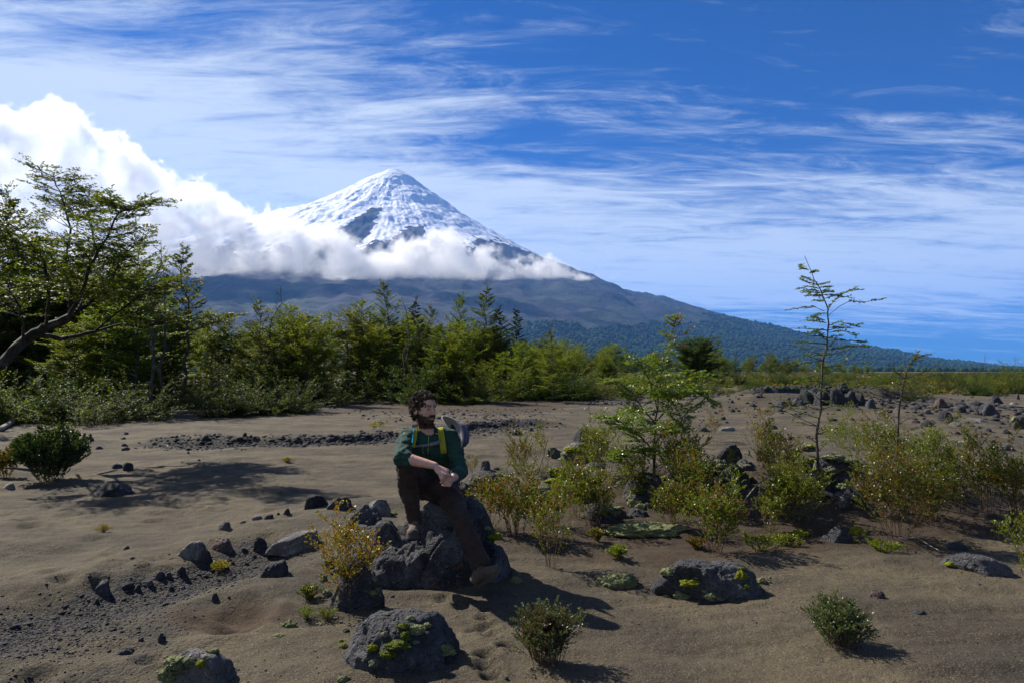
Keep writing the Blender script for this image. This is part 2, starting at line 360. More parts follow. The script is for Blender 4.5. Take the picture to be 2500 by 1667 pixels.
def build_ground():
    ys=[-8.]
    while ys[-1]<2.2: ys.append(ys[-1]+.25)
    while ys[-1]<14000: ys.append(ys[-1]*1.0052 if ys[-1]<90 else ys[-1]*1.015)
    ys=np.array(ys); n=820
    u=np.linspace(-1,1,n); u=np.sign(u)*(0.62*np.abs(u)+.38*np.abs(u)**3)
    Yg,U=np.meshgrid(ys,u,indexing='ij'); X=U*(6+1.25*np.maximum(Yg,0))
    Z=gz(X,Yg)
    V=np.stack([X,Yg,Z],-1).reshape(-1,3); m_=len(ys)
    i=np.arange(m_-1)[:,None]; j=np.arange(n-1)[None,:]
    Q=np.stack([i*n+j,i*n+j+1,(i+1)*n+j+1,(i+1)*n+j],-1).reshape(-1,4)
    me=pymesh('ground',V,Q); x=V[:,0];y=V[:,1]
    gr=np.exp(-(seg_d(x,y,GULLY)/.42)**2*1.2)
    lo=sstep(-x,1.5,2.4)*sstep(5.2-y,0,.8); gr=np.maximum(gr,lo*(.25+.9*(fbm(x*1.3,y*2.2,3,88)-.35)))
    gr=np.maximum(gr,np.exp(-(seg_d(x,y,[(p[0],p[1]-.35) for p in BANK])/.5)**2)); gr=np.maximum(gr,np.exp(-(seg_d(x,y,BANK2)/.7)**2))
    gr=np.maximum(gr,.9*np.exp(-(seg_d(x,y,OUT)/2.2)**2))
    gr=np.clip(gr+(fbm(x*2,y*2,4,17)-.5)*1.2*(gr>.05),0,1)
    vattr(me,'gravel',gr)
    # leaf litter and peat under the shrubs on the right
    lt=0
    for px,py,a,b in ((1450,1310,1.2,1.0),(1750,1270,1.5,1.2),(1600,1200,1.6,1.4),(1950,1200,1.6,1.4),(2050,1290,1.3,.8),(2350,1270,1.3,.7)):
        cx,cy=flat(px,py); lt=lt+np.exp(-((x-cx)/a)**2-((y-cy)/b)**2)
    dg=0
    lt=lt+1.2*sstep(y,25,28)*(1-sstep(y,75,90))*sstep(-(x-(y-25)*.22-2),0,2)*(1-np.exp(-((x+8.5)/2.2)**2-((y-26)/3)**2))
    cx,cy=flat(560,1500); dg=np.exp(-((x-cx)/.42)**2-((y-cy)/.3)**2)
    vattr(me,'litter',np.clip(lt+(fbm(x*3,y*3,3,19)-.5)*.7*(np.asarray(lt)>.1),0,1)); vattr(me,'dug',dg)
    vattr(me,'heath',sstep(y,45,85)*(sstep(x,2,10)+sstep(y,100,160)).clip(0,1))
    m,t=mat('volcanic_sand')
    P=t.n('ShaderNodeNewGeometry').outputs['Position']
    at_=lambda k:t.n('ShaderNodeAttribute',attribute_name=k).outputs['Fac']
    n=t.noise(P,.9,6,.6); gn=t.noise(P,95,3,.75); g2=t.noise(P,320,2,.8); mid=t.noise(P,9,5,.65)
    sand=t.mix(t.ss(n,.38,.62),(.040,.032,.021),(.088,.070,.041))
    sand=t.mix(t.ss(gn,.54,.68),sand,(.17,.14,.09)); sand=t.mix(t.ss(gn,.46,.30),sand,(.024,.019,.014))
    sand=t.mix(t.ss(g2,.62,.8),sand,(.21,.18,.125)); sand=t.mix(t.m('MULTIPLY',t.ss(mid,.55,.75),.45),sand,(.040,.031,.022))
    v=t.n('ShaderNodeTexVoronoi',i={'Vector':P,'Scale':38.}); 
    grav=t.mix(t.ss(v.outputs['Color'],.2,.9),(.009,.009,.010),(.036,.034,.034))
    col=t.mix(t.m('MULTIPLY',t.ss(at_('gravel'),.25,.7),.9),sand,grav)
    big_=t.noise(t.map(P,sc=(.7,1.6,1)),.55,5,.6,dist=.6); col=t.mix(t.m('MULTIPLY',t.ss(big_,.5,.66),.55),col,(.034,.029,.022)); spk=t.noise(P,180,1,.5); col=t.mix(t.m('MULTIPLY',t.ss(spk,.66,.74),.8),col,(.30,.26,.19))
    lit=t.mix(t.ss(gn,.55,.68),(.032,.020,.011),(.12,.065,.03))
    col=t.mix(t.m('MULTIPLY',t.ss(at_('litter'),.3,.75),.75),col,lit)
    col=t.mix(t.m('MULTIPLY',t.ss(at_('dug'),.25,.6),.75),col,t.mix(t.ss(gn,.4,.6),(.035,.019,.008),(.062,.036,.018)))
    hn=t.noise(P,.12,6,.65); hc=t.mix(t.ss(hn,.42,.58),(.045,.055,.014),(.085,.068,.03))
    col=t.mix(t.m('MULTIPLY',at_('heath'),t.ss(hn,.36,.5)),col,hc)
    hb=t.m('ADD',t.m('MULTIPLY',gn,.012),t.m('ADD',t.m('MULTIPLY',g2,.004),t.m('MULTIPLY',mid,.045)))
    hb=t.m('ADD',hb,t.m('MULTIPLY',t.m('MULTIPLY',v.outputs['Distance'],-.03),at_('gravel')))
    finish(t,col,.92,bump(t,hb,.9,1.0),.25)
    o=link('ground',me,m); o['kind']='structure'
build_ground()
# ---------------------------------------------------------------- rocks
def ico(sub):
    bm=bmesh.new(); bmesh.ops.create_icosphere(bm,subdivisions=sub,radius=1)
    V=np.array([v.co[:] for v in bm.verts]); T=np.array([[v.index for v in f.verts] for f in bm.faces]); bm.free(); return V,T
ICO={k:ico(k) for k in (1,2,3,4,5,6)}
def rock_shape(seed,sub,rough=1.,planes=11,sink=.25,taper=.27,skew=.28):
    D_,T=ICO[sub]; rg=np.random.RandomState(seed)
    N=rg.normal(size=(planes,3)); N[:,2]=np.abs(N[:,2])*.9+.05*rg.rand(planes); N/=np.linalg.norm(N,axis=1)[:,None]
    N=np.vstack([N,[[1,.1,.1],[-1,-.1,.1],[0,1,.1],[.1,-1,.15],[0,.1,1]]]); N/=np.linalg.norm(N,axis=1)[:,None]
    d=np.concatenate([rg.uniform(.62,.98,planes),[.95]*4,[.9]])
    c=D_@N.T; q=np.where(c>.05,d/np.maximum(c,.05),9.)
    k=14.; r=-(np.log(np.exp(-k*np.minimum(q,3)).sum(1)))/k
    r=np.clip(r,.3,1.25)
    V=D_*r[:,None]
    n=fbm3(V*1.6+seed*3.1,4,seed)-.5; n2=fbm3(V*6+seed,4,seed+40,.6)-.5
    rid=np.abs(fbm3(V*3+seed,3,seed+9)-.5)
    V=V*(1+rough*(n*.62+n2*.16-rid*.24))[:,None]
    zt=np.clip(V[:,2]/V[:,2].max(),0,1); V[:,:2]*=(1-taper*zt**1.6)[:,None]
    sk=rg.uniform(-1,1,2)*skew; V[:,0]+=sk[0]*np.clip(V[:,2],0,2); V[:,1]+=sk[1]*np.clip(V[:,2],0,2)
    mn,mx=V.min(0),V.max(0)
    V[:,:2]/=((mx-mn)[:2]/2).max(); V[:,2]=V[:,2]/mx[2]
    zp=np.clip(V[:,2],0,1); V[:,2]=np.where(V[:,2]>0,zp*.45+.55*np.sin(zp*1.5708),V[:,2])
    V[:,2]=np.where(V[:,2]<-sink,-sink+(V[:,2]+sink)*.1,V[:,2])
    return V,T
def rock_mat(name,dark,light,spots=None,bright=.55,moss=0.0,rust=0.):
    m,t=mat(name); P=t.n('ShaderNodeTexCoord').outputs['Object']; W_=t.n('ShaderNodeNewGeometry').outputs['Position']
    n=t.noise(W_,3.,7,.65); f=t.noise(W_,26.,6,.7); ff=t.noise(W_,110,3,.7)
    c=t.mix(t.ss(n,bright-.14,bright+.12),dark,light); c=t.mix(t.ss(f,.55,.75),c,tuple(min(1,v*1.7) for v in light)); c=t.mix(t.m('MULTIPLY',t.ss(f,.45,.3),.8),c,tuple(v*.45 for v in dark))
    if spots: c=t.mix(t.m('MULTIPLY',t.ss(t.noise(W_,7,5,.7),.56,.66),.7),c,spots)
    if rust: c=t.mix(t.m('MULTIPLY',t.ss(t.noise(W_,9,6,.7,dist=.5),.60,.66),rust),c,(.28,.085,.015))
    if moss: c=t.mix(t.m('MULTIPLY',t.ss(t.noise(W_,5.5,6,.7,dist=.4),.62-moss*.25,.7-moss*.25),.9),c,t.mix(f,(.12,.14,.02),(.30,.32,.14)))
    vo=t.n('ShaderNodeTexVoronoi',feature='DISTANCE_TO_EDGE',i={'Vector':t.n('ShaderNodeVectorMath',operation='MULTIPLY_ADD',i={0:t.noise(W_,5,3,.5,out=1),1:(.4,.4,.4),2:W_}).outputs[0],'Scale':6.}).outputs[0]
    hb=t.m('ADD',t.m('ADD',t.m('MULTIPLY',f,.035),t.m('MULTIPLY',ff,.010)),t.m('MULTIPLY',t.ss(vo,0,.06),.012))
    pit=t.n('ShaderNodeTexVoronoi',feature='SMOOTH_F1',i={'Vector':W_,'Scale':42.,'Smoothness':.3}).outputs['Distance']
    hb=t.m('ADD',hb,t.m('MULTIPLY',t.ss(pit,.05,.45),.014)); c=t.mix(t.m('MULTIPLY',t.ss(pit,.3,.05),.6),c,tuple(v*.4 for v in dark))
    finish(t,c,.85,bump(t,hb,1.0,1.0),.35); return m
RM={'dark':rock_mat('basalt_dark',(.022,.022,.026),(.05,.05,.056)),
    'mid':rock_mat('basalt_grey',(.036,.036,.042),(.085,.085,.092)),
    'pale':rock_mat('basalt_pale',(.11,.105,.10),(.24,.23,.215),(.06,.055,.055)),
    'purple':rock_mat('scoria',(.05,.035,.035),(.12,.085,.075),(.16,.07,.05)),
    'mossy':rock_mat('basalt_mossed',(.030,.030,.034),(.075,.075,.08),moss=.35,rust=.3),
    'seat':rock_mat('basalt_seat',(.028,.029,.034),(.11,.112,.118),(.05,.05,.06),rust=.45)}
MOSS_C={'lime':((.12,.135,.008),(.29,.30,.03)),'pale':((.10,.12,.045),(.32,.34,.17)),'green':((.055,.075,.008),(.15,.18,.03)),'grey':((.08,.09,.055),(.24,.26,.17))}
MM={}
for k,(a,b) in MOSS_C.items():
    m,t=mat('moss_'+k); Wp=t.n('ShaderNodeNewGeometry').outputs['Position']; f=t.noise(Wp,120,4,.75); n=t.noise(Wp,18,4,.6)
    c=t.mix(t.ss(f,.35,.65),a,b); c=t.mix(t.m('MULTIPLY',t.ss(n,.5,.7),.5),c,tuple(v*.5 for v in a))
    finish(t,c,.95,bump(t,t.m('ADD',t.m('MULTIPLY',f,.02),t.m('MULTIPLY',n,.02)),1.,1.),.15); MM[k]=m
def moss_shape(seed,sx,sy,sz,sub=4):
    """a cushion of many rounded tufts"""
    D_,T=ICO[sub]; rg=np.random.RandomState(seed)
    C=rg.normal(size=(80,3)); C[:,2]=np.abs(C[:,2]); C/=np.linalg.norm(C,axis=1)[:,None]
    dd=np.max(D_@C.T,axis=1); b=np.sqrt(np.clip((dd-.90)/.1,0,1))
    V=D_*(0.82+.16*b+(fbm3(D_*2.2+seed,4,seed)-.5)*1.0+(fbm3(D_*14+seed,2,seed+3)-.5)*.30+(rg.rand(len(D_))-.5)*.10)[:,None]
    V[:,2]=np.where(V[:,2]<-.3,-.3,V[:,2]); return V*np.array([sx,sy,sz]),T
def moss(px,py,w,h,kind,label,name='moss_cushion',seed=None,parent=None,surf=None,cat='moss',group=None):
    """w,h in photo pixels; on a rock if surf is given (its raycast), else on the sand"""
    if surf is None: c=gp(px,py)
    else: c=surf(px,py)
    s=c.y/F; seed=seed or int(px*7+py)
    V,T=moss_shape(seed,w*s/2,max(w*.8,h)*s/2*(.7 if w>80 else 1),h*s*(.55 if w<80 else .45),5 if w>24 else 4)
    me=pymesh(name,V,T); o=link(name,me,MM[kind])
    if parent is not None:
        o.parent=parent; o.location=parent.matrix_basis.inverted()@c
    else:
        o.location=c; o['label']=label; o['category']=cat
        if group: o['group']=group
    return o
ROCKS={}
def rock(px,py,w,h,kind,label,seed=None,depth=.8,sub=4,rough=1.,name='rock',cat='rock',group=None,flatk=.72,rot=0,pl=11,lobes=None):
    """px: middle, py: its foot, w x h: its size, all in pixels of the photograph"""
    c=gp(px,py); s=c.y/F; seed=seed or int(px*3+py*11)%9973
    if lobes:
        bs=[];Ts=[];nv=0; O=Vector((c.x,c.y+.5*w*s*depth,0)); O.z=g1(O.x,O.y)
        for i,(lx,ly,lw_,lh,ld,dY,tp) in enumerate(lobes):
            Y=c.y+dY; q=at(lx,905,Y); ss_=Y/F; zt=at(lx,ly-lh,Y+lw_*ss_*ld*.5).z; gb=g1(q.x,Y)
            V,T=rock_shape(seed+i*7,sub,rough,pl,taper=tp,skew=0); a=math.radians(i*31)
            V=V*np.array([lw_*ss_/2,lw_*ss_*ld/2,max(.05,zt-gb)])+np.array([q.x-O.x,Y+lw_*ss_*ld/2-O.y,gb-O.z])
            bs.append(V);Ts.append(T+nv);nv+=len(V)
        me=pymesh(name,np.vstack(bs),np.vstack(Ts)); o=link(name,me,RM[kind]); o.location=O; o['label']=label; o['category']=cat
        bpy.context.view_layer.update(); return o
    W_=w*s; dp=W_*depth; al=math.atan((py-905)/F)
    hh=max((h*s-dp*math.sin(al)*.55)/math.cos(al),h*s*.35)*.94
    V,T=rock_shape(seed,sub,rough,pl); a=rot
    V=V*np.array([W_/2,dp/2,hh])
    me=pymesh(name,V,T); o=link(name,me,RM[kind])
    cy=c.y+dp*.42; cx=c.x*(cy/c.y); o.location=(cx,cy,g1(cx,cy)-.0*hh)
    o['label']=label; o['category']=cat
    if group: o['group']=group
    bpy.context.view_layer.update()
    return o
def surf_of(o):
    def f(px,py):
        org=Vector((0,0,CAMZ)); d=(at(px,py,1.0)-org).normalized(); mi=o.matrix_world.inverted()
        ok,loc,nor,_=o.ray_cast(mi@org,(mi.to_3x3()@d).normalized())
        return (o.matrix_world@loc) if ok else gp(px,py)
    return f
def moss_on(o,*L):
    f=surf_of(o)
    rr=random.Random(int(L[0][0]))
    for (px,py,w,h,k) in L:
        moss(px,py,w,h,k,None,parent=o,surf=f)
        for q in range(2 if w>20 else 1): moss(px+rr.uniform(-.9,.9)*w,py+rr.uniform(-.8,.5)*h,w*rr.uniform(.18,.42),h*rr.uniform(.2,.4),rr.choice((k,'grey','pale','green')),None,parent=o,surf=f,seed=int(px*5+q))
def build_rocks():
    # the seat: one large outcrop with a mossy knob at its left
    r=rock(1035,1437,405,262,'seat','large dark boulder that the seated man rests on, grey where the sun strikes it',seed=77,depth=.55,sub=5,rough=1.15,name='boulder',cat='boulder',lobes=[(1072,1437,330,232,.62,.06,.52),(1045,1425,170,228,.9,.28,.25),(925,1430,250,165,.8,.10,.35),(885,1400,190,120,.8,.35,.2),(1200,1428,130,108,1.1,.08,.35),(985,1440,235,105,.6,-.04,.3),(870,1300,150,70,.8,.75,.3),(1120,1437,180,150,.5,-.0,.4),(1012,1437,150,118,.75,.0,.15)])
    moss_on(r,(1205,1312,44,20,'lime'),(1190,1290,18,12,'pale'),(960,1255,22,8,'green')); ROCKS['seat']=r
    k=rock(862,1494,168,140,'mossy','rounded lichen-covered boulder under the yellow-green shrub, left of the seated man',seed=35,depth=.8,sub=5,name='boulder',cat='boulder')
    moss_on(k,(830,1395,30,24,'pale'),(800,1375,18,20,'pale'),(790,1420,20,26,'grey'),(845,1400,26,24,'green'),(800,1450,20,22,'grey'),(838,1350,26,14,'grey'))
    ROCKS['knob']=k
    c=rock(978,1662,345,176,'mid','broad dark boulder spotted with pale moss cushions at the bottom, below the seated man',seed=12,depth=.78,sub=6,rough=1.1,name='boulder',cat='boulder')
    moss_on(c,(1000,1512,28,16,'pale'),(1015,1540,44,24,'pale'),(1042,1528,22,14,'pale'),(940,1550,24,16,'grey'),(910,1582,28,18,'lime'),(1090,1588,44,30,'pale'),(840,1578,18,14,'lime'),(832,1566,14,12,'lime'),(970,1575,60,20,'green'),(950,1598,40,20,'green'),(915,1620,30,20,'grey'),(945,1500,20,10,'grey'),(990,1555,26,24,'green'),(985,1530,30,14,'green'))
    d=rock(1730,1478,300,122,'mid','broad grey boulder with bright yellow moss on its face, below the red-stemmed shrub',seed=19,depth=.78,sub=6,rough=1.,name='boulder',cat='boulder')
    moss_on(d,(1687,1425,48,20,'lime'),(1809,1408,30,26,'lime'),(1632,1398,36,22,'pale'),(1822,1434,20,18,'green'),(1812,1388,18,8,'green'),(1860,1420,22,16,'pale'),(1664,1455,42,20,'pale'),(1735,1458,34,20,'pale'),(1755,1462,24,14,'grey'),(1625,1465,26,14,'grey'),(1850,1432,12,10,'lime'))
    e=rock(2402,1410,172,62,'mid','low flat dark grey boulder half sunk in the sand near the right edge',seed=23,depth=.8,sub=5,rough=.8,name='boulder',cat='boulder')
    moss_on(e,(2320,1378,24,12,'lime'),(2390,1408,16,8,'lime'))
    f=rock(2045,1324,84,42,'mid','pointed grey rock with a yellow moss cushion against its right end',seed=41,depth=.6,sub=4)
    moss_on(f,(2092,1302,36,28,'lime'),(2110,1305,22,16,'green'),(2090,1320,12,6,'lime'))
    rock(2142,1461,52,26,'purple','small reddish rock lying alone on the sand above the round grey bush',seed=8,depth=.8,sub=3)
    rock(2242,1500,40,14,'dark','tiny dark stone pair half buried in sand right of the round grey bush',seed=9,sub=3)
    rock(2333,1342,54,20,'mid','small knobbly stone with a moss tuft, just above the low flat boulder',seed=10,sub=3)
    m=rock(505,1690,262,118,'pale','long mossy grey slab cut off by the bottom edge of the picture',seed=14,depth=.6,sub=5,rough=1.,name='boulder',cat='boulder')
    moss_on(m,(430,1620,60,28,'pale'),(410,1650,50,40,'pale'),(462,1612,30,14,'pale'),(490,1622,26,18,'lime'),(522,1590,26,12,'pale'))
    rock(470,1368,94,50,'pale','pale rounded boulder with a smaller dark stone leaning on its front',seed=51,depth=.75,sub=5,rough=.6)
    rock(542,1350,72,36,'purple','brownish rock directly behind the pale rounded boulder',seed=52,sub=4)
    rock(505,1373,30,30,'dark','dark stone leaning on the front of the pale rounded boulder',seed=53,sub=4)
    rock(633,1348,38,34,'dark','dark upright stone at the left end of the long pale slab',seed=54,sub=4)
    rock(597,1349,22,12,'dark','small dark chip left of the dark upright stone',seed=55,sub=3)
    rock(725,1348,152,56,'pale','long pale slab lying flat in the sand left of the shrub',seed=56,depth=.65,sub=5,rough=.7)
    rock(668,1408,72,48,'dark','dark wedge-shaped rock alone on the sand in front of the long pale slab',seed=57,sub=4,pl=5)
    rock(547,1295,44,23,'pale','small flat pale stone alone on the sand above the brownish rock',seed=58,sub=3)
    rock(627,1269,32,12,'pale','thin pale stone at the left of a short row of stones',seed=59,sub=3)
    rock(656,1267,28,14,'dark','thin dark stone in the middle of a short row of stones',seed=60,sub=3)
    rock(700,1257,25,17,'mid','squat grey stone at the right end of a short row of stones',seed=61,sub=3)
    rock(679,1257,11,7,'dark','smallest dark pebble in a short row of stones',seed=62,sub=2)
    rock(594,1276,18,7,'mid','flat chip at the left end of a short row of stones',seed=63,sub=2)
    rock(770,1240,66,38,'dark','dark round boulder left of its lower neighbour, behind the yellow-green shrub',seed=64,sub=5)
    rock(828,1244,80,34,'dark','cracked dark boulder touching the shrub tips, right of the dark round boulder',seed=65,sub=5)
    rock(790,1232,26,16,'mid','small grey stone between two dark boulders behind the shrub',seed=66,sub=3)
    rock(925,1262,95,52,'pale','pale grey rock shoulder behind the bent knee of the seated man',seed=67,sub=5)
    rock(256,1452,46,35,'mid','grey upright rock at the upper edge of the gravel strip',seed=68,sub=4)
    for i,(a,b,w,h,s) in enumerate(((392,1416,28,23,'dark'),(415,1413,18,16,'mid'),(443,1405,23,20,'dark'),(364,1431,20,14,'mid'),(336,1444,22,17,'dark'),(235,1475,18,14,'dark'),(417,1442,14,11,'dark'),(518,1398,14,9,'dark'),(555,1390,16,10,'dark'),(560,1371,14,8,'dark'),(602,1380,12,8,'dark'),(568,1378,12,8,'dark'))):
        lab=('dark round stone topping the gravel strip, left of a paler one','pale-sided stone wedged between two dark round stones on the gravel strip','dark round stone at the upper end of the gravel strip','low grey stone half in the gravel below the dark round pair','flat dark stone among gravel left of the low grey stone','small dark stone below the grey upright rock','small dark stone alone in front of the gravel strip, under the round pair','small dark stone where the gravel thins out below the pale boulder','dark pebble farthest up the gravel strip but one','dark chip just under the brownish rock','dark pebble between the gravel and the wedge-shaped rock','dark pebble beside a green sprig at the end of the gravel')[i]
        rock(a,b,w,h,s,lab,seed=100+i,sub=3)
    rock(397,1568,20,24,'dark','dark block-shaped stone standing alone left of the dug hollow',seed=120,sub=3,pl=5)
    rock(343,1566,18,11,'dark','low dark chip left of the dark block-shaped stone',seed=121,sub=3)
    rock(305,1598,42,20,'dark','dark flat triangular stone on the sand at lower left',seed=122,sub=3,pl=5)
    rock(522,1468,24,20,'dark','dark pointed stone at the rim of the dug hollow',seed=123,sub=3)
    rock(559,1461,8,6,'dark','dark pebble right of the pointed stone at the hollow rim',seed=124,sub=2)
    rock(310,1340,16,8,'dark','dark stone alone in the open sand left of the pale rounded boulder',seed=125,sub=2)
    # shaded rocks by the left bush
    rock(272,1212,138,46,'dark','large dark rock lying in tree shade right of the glossy bush',seed=130,sub=5)
    rock(284,1144,28,14,'mid','pale-topped stone in tree shade behind the large dark rock',seed=131,sub=3)
    rock(312,1148,26,22,'dark','dark stone touching the pale-topped stone in tree shade',seed=132,sub=3)
    rock(25,1194,34,18,'pale','pale stone near the left edge below the glossy bush',seed=133,sub=3)
    for i,(a,b,w,h) in enumerate(((241,1097,24,11),(307,1060,14,7),(302,1072,18,7),(304,1089,20,8),(308,1099,24,10),(224,1076,14,8),(192,1080,28,10))):
        rock(a,b,w,h,'mid',('flat stone nearest the glossy bush','farthest of four small stones lined up behind the tree shadow','second of four small stones lined up behind the tree shadow','third of four small stones lined up behind the tree shadow','nearest and widest of four small stones lined up behind the tree shadow','small stone just behind the tip of the glossy bush','stone half hidden by the glossy bush')[i],seed=140+i,sub=3)
    bk=((376,1085),(390,1090),(412,1085),(443,1086),(432,1076),(409,1077),(492,1086),(502,1076),(503,1093),(598,1067),(432,1069),(339,1083),(460,1107),(524,1064),(486,1124))
    for i,(a,b) in enumerate(bk):
        rock(a,b,(12,10,16,12,14,8,20,20,12,14,10,8,8,10,10)[i],(7,7,8,8,6,5,11,11,7,11,7,4,6,6,6)[i],'dark','small dark stone strewn left of the dark cut bank, in front of the wood',seed=160+i,sub=2,group='dark stones strewn by the cut bank')
    # behind and right of the man
    r=rock(1180,1203,125,58,'mossy','mossy grey rock just behind the elbow of the seated man',seed=201,sub=5,depth=.7)
    moss_on(r,(1172,1184,14,12,'lime'),(1160,1170,12,9,'lime'),(1147,1192,10,8,'lime'),(1215,1163,26,14,'green'),(1128,1180,10,8,'lime'))
    rock(1186,1147,30,26,'mid','pointed grey rock standing on the sand behind the mossy rock',seed=202,sub=4,pl=5)
    rock(1213,1146,22,9,'dark','small dark stone at the right foot of the pointed grey rock',seed=203,sub=2)
    rock(1125,1215,50,40,'purple','reddish rock showing beside the thigh of the seated man',seed=204,sub=4)
    for i,(a,b,w,h,lab) in enumerate(((1262,1062,30,18,'dark angular rock behind the thin-stemmed shrub, largest of its cluster'),(1246,1042,16,10,'small dark stone left in the cluster behind the thin-stemmed shrub'),(1263,1040,14,7,'small brown stone at the top of the cluster behind the thin-stemmed shrub'),(1296,1052,18,10,'small grey stone right in the cluster behind the thin-stemmed shrub'))):
        rock(a,b,w,h,'dark' if i!=2 else 'purple',lab,seed=210+i,sub=3)
    r=rock(1398,1131,92,54,'pale','pale slanting rock capped with yellow moss left of the young beech',seed=220,sub=5)
    moss_on(r,(1400,1098,50,16,'lime'),(1425,1090,30,16,'green'),(1385,1110,30,12,'pale'),(1370,1122,20,8,'pale'))
    rock(1420,1078,50,38,'mid','grey rock behind the pale slanting rock, under a leafy stem',seed=221,sub=4)
    rock(1355,1118,48,26,'mid','low grey rock at the left foot of the pale slanting rock',seed=222,sub=4)
    r=rock(1572,1225,134,68,'mossy','dark mossy boulder at the foot of the young beech trunk',seed=223,sub=5)
    moss_on(r,(1560,1200,34,22,'green'),(1574,1174,16,10,'lime'),(1615,1192,36,20,'green'),(1520,1180,26,14,'pale'),(1595,1210,16,8,'lime'))
    r=rock(1555,1262,60,26,'dark','dark stone in front of the dark mossy boulder, among lichen',seed=224,sub=4); moss_on(r,(1545,1232,28,22,'pale'),(1562,1240,26,20,'pale'),(1580,1236,20,16,'grey'))
    rock(1774,1135,80,56,'dark','tall dark boulder between the two saplings',seed=225,sub=5)
    r=rock(1788,1196,96,62,'mossy','dark boulder with a row of pale moss cushions along its top',seed=226,sub=5)
    moss_on(r,(1765,1138,26,12,'pale'),(1785,1136,18,10,'pale'),(1812,1140,20,12,'pale'),(1825,1143,12,8,'pale'),(1805,1160,26,14,'green'))
    for i,(a,b,w,h,k,lab) in enumerate(((1680,1020,40,10,'mid','flat grey pair-stone on the sand behind the young beech, right side'),(1671,1048,24,11,'mid','grey stone lower right of the flat one behind the young beech'),(1772,1052,42,12,'pale','flat pale rock with yellow moss behind the red-leaved shrub'),(1720,1054,34,14,'mossy','moss-spotted rock left of the flat pale rock'),(1890,1048,26,14,'mid','grey stone on open sand left of the tall sapling'),(1490,1034,26,10,'purple','small flat brownish stone left of the young beech crown'),(1455,1145,54,16,'mid','low grey rock among shrubs under the young beech, left'))):
        rock(a,b,w,h,k,lab,seed=230+i,sub=3)
    r=rock(2040,1200,155,88,'mossy','big boulder with a yellow moss cap behind the tall sapling trunk',seed=240,sub=5)
    moss_on(r,(1985,1128,46,14,'lime'),(2035,1117,50,14,'pale'),(2070,1125,50,14,'pale'),(2030,1150,36,24,'grey'),(2100,1140,24,12,'pale'),(2015,1160,24,20,'green'))
    r=rock(2085,1216,136,54,'mid','low grey rock with lichen in front of the moss-capped boulder',seed=241,sub=5); moss_on(r,(2060,1190,40,20,'pale'),(2115,1165,30,16,'grey'))
    rock(2366,1094,56,24,'mossy','lone lichen-grey rock on the open sand near the right edge',seed=242,sub=4)
    rock(2289,1071,22,11,'mid','small flat stone up left of the lone lichen-grey rock',seed=243,sub=3)
    r=rock(2408,1176,76,52,'mossy','dark mossy boulder behind the thin stems near the right edge',seed=244,sub=5); moss_on(r,(2390,1135,30,14,'pale'),(2425,1140,24,12,'grey'))
    rock(2295,996,48,26,'purple','brown rounded boulder right of the leafy green bush in the boulder field',seed=250,sub=4)
    for i,(a,b,w,h,k,lab) in enumerate(((2310,1028,36,30,'mid','grey block below the brown rounded boulder in the boulder field'),(2350,1007,28,18,'dark','dark wedge between the grey block and the large right boulder'),(2417,1015,50,32,'mid','largest grey boulder in the boulder field at right'),(2386,1012,14,16,'purple','upright brown stone at the left foot of the largest grey boulder'),(2434,986,30,24,'dark','dark peaked rock behind the largest grey boulder'),(2482,1045,44,34,'mossy','lumpy rock at the right edge below the largest grey boulder'),(2127,997,26,26,'mid','rounded rock at the right end of the dark outcrop'),(2455,1058,28,12,'dark','flat dark stone left of the lumpy rock at the right edge'),(2265,1010,30,12,'mid','flat rock left of the grey block in the boulder field'),(2390,1030,50,10,'pale','long pale flat rock under the largest grey boulder'),(2330,1040,30,10,'pale','small pale flat rock below the grey block'),(2485,975,12,16,'mid','narrow stone at the far right behind the boulder field'),(2240,1000,30,12,'dark','dark low rock left end of the boulder field'),(2460,1100,40,18,'mid','grey rock at the far right below the boulder field'),(2430,1098,26,12,'dark','dark rock left of its grey neighbour below the boulder field'))):
        rock(a,b,w,h,k,lab,seed=260+i,sub=3 if w<30 else 4)
    # the dark outcrop bank
    for i,(a,b,w,h,k) in enumerate(((1965,985,44,34,'dark'),(2005,990,46,42,'dark'),(2040,992,50,46,'dark'),(2075,990,40,38,'dark'),(2100,988,34,28,'dark'),(1945,990,34,18,'mid'),(2055,962,36,20,'dark'),(1990,962,36,18,'mid'),(1905,993,46,12,'mid'),(1925,990,22,20,'dark'))):
        rock(a,b,w,h,k,('dark block at the left foot of the dark outcrop behind the tall sapling','tall dark block in the middle of the dark outcrop','broadest dark block of the dark outcrop, right of the tall one','dark rounded block right of the broadest one in the outcrop','dark block at the right end of the outcrop, beside the rounded grey rock','low grey block at the far left of the dark outcrop','small dark block on top of the broadest one in the outcrop','small grey block on top of the tall one in the outcrop','flat grey slab lying left of the dark outcrop','small dark block between the flat slab and the outcrop')[i],seed=280+i,sub=4,depth=1.,group='blocks of the dark outcrop')
    rq=random.Random(21)
    for i in range(30):
        px=rq.uniform(1290,2150); py=rq.uniform(1120,1275) if px<1700 else rq.uniform(1100,1250); w=rq.uniform(36,92)
        o=rock(px,py,w,w*rq.uniform(.35,.55),'mossy','low mossed rock half hidden among the shrubs on the right','1' and 700+i,sub=4,group='low mossed rocks among the shrubs',depth=.9)
        f=surf_of(o)
        for k in range(2): moss(px+rq.uniform(-.3,.3)*w,py-w*rq.uniform(.15,.4),w*rq.uniform(.2,.45),w*rq.uniform(.12,.22),rq.choice(('pale','green','pale','grey','lime')),None,parent=o,surf=f,seed=900+i*3+k)
